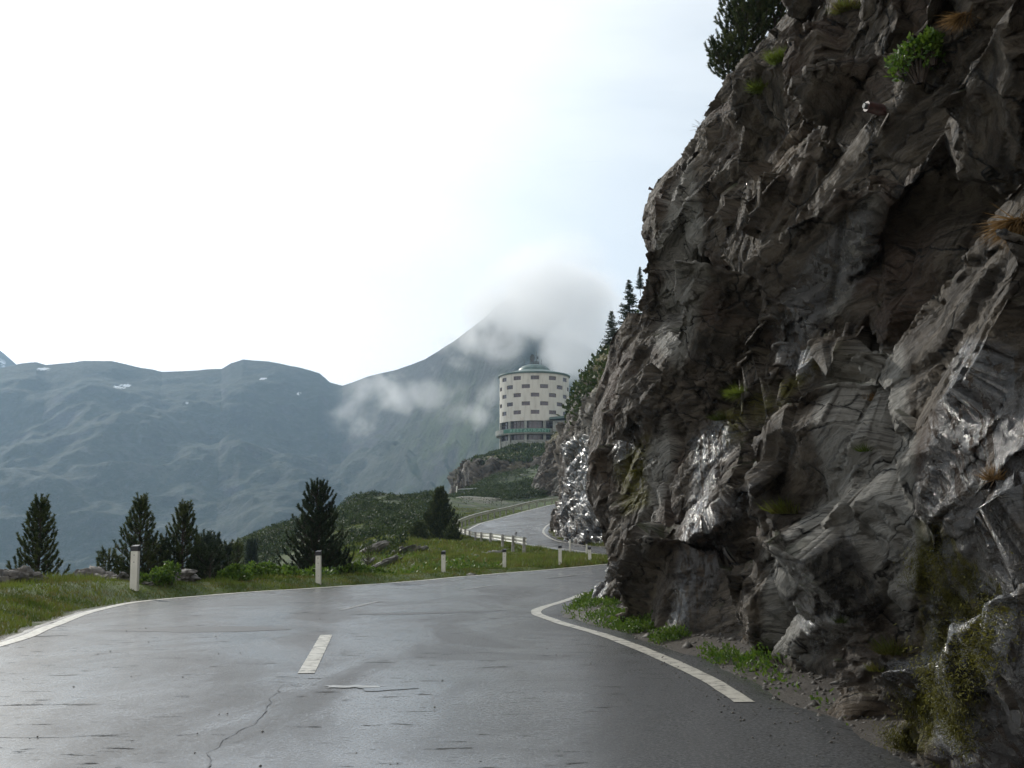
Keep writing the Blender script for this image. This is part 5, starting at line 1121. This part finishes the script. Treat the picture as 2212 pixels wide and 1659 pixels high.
# antennas
ant = empty('radio_antenna', (HC.x, HC.y, ZT+4.2)); tag(ant, 'satellite dish and mast on a frame on the tower roof', 'antenna')
fm = MB()
for x in (-1.5, -.3, .5, 1.6):
    for y in (-.8, .8): fm.tube([(x, y, -.4), (x*.8, y*.7, 1.0)], .07, 5)
for z in (.5, 1.0): fm.tube([(-1.3, -.6, z), (1.4, -.6, z), (1.4, .6, z), (-1.3, .6, z), (-1.3, -.6, z)], .06, 5)
fm.build('frame', M['metalgrey'], ant)
ds_ = MB(); n_ = 24; Vd = []; 
for k in range(5):
    r_ = 1.25*k/4
    for j in range(n_):
        a = 2*math.pi*j/n_; Vd.append(Vector((r_*math.cos(a)*.62-.6, -.35-.35*(1-(r_/1.25)**2)*-1-.3*math.cos(a)*r_, 2.2+r_*math.sin(a))))
ds_.add(Vd, [(k*n_+j, k*n_+(j+1) % n_, (k+1)*n_+(j+1) % n_, (k+1)*n_+j) for k in range(4) for j in range(n_)]); ds_.build('dish', M['metalgrey'], ant)
MB().tube([(-.4, .2, .9), (-.5, 0, 2.2)], .09, 6).build('dish_arm', M['metalgrey'], ant)
ms = MB().tube([(.75, 0, .8), (.75, 0, 4.6)], [.09, .05], 6); ms.tube([(.75, 0, 2.4), (1.15, 0, 2.4)], .05, 5); ms.box((1.15, -.1, 2.3), (.35, .2, .9)); ms.tube([(.25, 0, 3.0), (.75, 0, 3.0)], .05, 5); ms.build('mast', M['metalgrey'], ant)
for dx in (2.4, -3.2): MB().tube([(dx, .3, -.9), (dx, .3, 1.8)], .06, 5).build('whip', M['metalgrey'], ant)
# ================================================================ mist and haze
def volume_box(name, lo, hi, build, label):
    c = (Vector(lo)+Vector(hi))/2; d = Vector(hi)-Vector(lo); o = MB().box((0, 0, 0), d).build(name, None) if False else None
    me = bpy.data.meshes.new(name); b = MB().box((0, 0, 0), tuple(d)); me.from_pydata(b.v, [], b.f); bm = bmesh.new(); bm.from_mesh(me); bmesh.ops.recalc_face_normals(bm, faces=bm.faces[:]); bm.to_mesh(me); bm.free()
    m = bpy.data.materials.new(name+'_air'); m.use_nodes = True; t = m.node_tree; t.nodes.clear(); out = t.nodes.new('ShaderNodeOutputMaterial'); v = t.nodes.new('ShaderNodeVolumePrincipled'); t.links.new(v.outputs[0], out.inputs['Volume'])
    build(t, v); me.materials.append(m); o = bpy.data.objects.new(name, me); COL.objects.link(o); o.location = c; tag(o, label, kind='stuff'); return o
def haze(t, v):
    v.inputs['Color'].default_value = (.56, .77, 1.0, 1); v.inputs['Density'].default_value = HAZE_D; v.inputs['Anisotropy'].default_value = .25
HAZE_D = 1.35e-4
volume_box('haze', (-7000, -120, -620), (7000, 5200, 1300), haze, 'pale blue mountain haze')
def puffs(blobs, dens, nsc, thr, seed):
    """cloud wisps: soft ellipsoids broken up by noise; blobs = (centre, radii)"""
    def f(t, v):
        N = lambda ty, **k: (lambda n: [setattr(n, a, b) for a, b in k.items()] and n or n)(t.nodes.new(ty))
        g = t.nodes.new('ShaderNodeNewGeometry'); tot = None
        for c, r, wt in blobs:
            m = t.nodes.new('ShaderNodeMapping'); m.vector_type = 'TEXTURE'; m.inputs['Location'].default_value = c; m.inputs['Scale'].default_value = r; t.links.new(g.outputs['Position'], m.inputs[0])
            l = N('ShaderNodeVectorMath', operation='LENGTH'); t.links.new(m.outputs[0], l.inputs[0])
            a = N('ShaderNodeMapRange', interpolation_type='SMOOTHSTEP'); a.inputs[1].default_value = 1; a.inputs[2].default_value = 0; a.inputs[3].default_value = 0; a.inputs[4].default_value = wt; t.links.new(l.outputs['Value'], a.inputs[0])
            if tot is None: tot = a.outputs[0]
            else:
                x = N('ShaderNodeMath', operation='MAXIMUM'); t.links.new(tot, x.inputs[0]); t.links.new(a.outputs[0], x.inputs[1]); tot = x.outputs[0]
        n = t.nodes.new('ShaderNodeTexNoise'); n.inputs['Scale'].default_value = nsc; n.inputs['Detail'].default_value = 5; n.inputs['Roughness'].default_value = .6; n.inputs['Distortion'].default_value = .5; t.links.new(g.outputs['Position'], n.inputs['Vector'])
        nr = t.nodes.new('ShaderNodeMapRange'); nr.inputs[1].default_value = .32; nr.inputs[2].default_value = .72; nr.inputs[3].default_value = -thr; nr.inputs[4].default_value = thr; t.links.new(n.outputs[0], nr.inputs[0])
        s = N('ShaderNodeMath', operation='ADD'); t.links.new(tot, s.inputs[0]); t.links.new(nr.outputs[0], s.inputs[1])
        e = t.nodes.new('ShaderNodeMapRange'); e.interpolation_type = 'SMOOTHSTEP'; e.inputs[1].default_value = .25; e.inputs[2].default_value = 1.0; e.inputs[3].default_value = 0; e.inputs[4].default_value = dens; t.links.new(s.outputs[0], e.inputs[0])
        gate = N('ShaderNodeMath', operation='MULTIPLY'); t.links.new(e.outputs[0], gate.inputs[0])
        gg = t.nodes.new('ShaderNodeMapRange'); gg.inputs[1].default_value = .02; gg.inputs[2].default_value = .2; t.links.new(tot, gg.inputs[0]); t.links.new(gg.outputs[0], gate.inputs[1])
        t.links.new(gate.outputs[0], v.inputs['Density']); v.inputs['Color'].default_value = (1, 1, 1, 1); v.inputs['Anisotropy'].default_value = .35
    return f
def blob(px, py, Y, wpx, hpx, depth, wt=1.): return (tuple(at(px, py, Y)), (wpx*Y/F, depth, hpx*Y/F), wt)
def mist(name, bl, dens, nsc, thr, seed, label):
    lo = [min(c[i]-r[i] for c, r, _ in bl) for i in range(3)]; hi = [max(c[i]+r[i] for c, r, _ in bl) for i in range(3)]
    return volume_box(name, lo, hi, puffs(bl, dens, nsc, thr, seed), label)
mist('cloud', [blob(1185, 640, 1170, 340, 130, 240, 1.5), blob(1070, 660, 1150, 150, 105, 160, 1.25), blob(1260, 760, 1050, 130, 130, 130, 1.15), blob(1030, 740, 1150, 140, 75, 110, .80)], .019, .0085, .86, 3, 'white cloud hiding the top of the peak behind the tower')
mist('mist', [blob(880, 850, 1250, 210, 75, 120, .66), blob(780, 900, 1250, 100, 80, 80, .50), blob(735, 990, 1200, 110, 75, 90, .70), blob(770, 930, 1220, 60, 80, 80, .6), blob(1010, 895, 1100, 120, 50, 80, .62), blob(1070, 850, 1080, 90, 80, 80, .62)], .012, .016, .95, 2, 'torn wisps of mist drifting in front of the mountain')
for o in list(COL.objects):
    if o.name.startswith('tmp'): bpy.data.objects.remove(o)
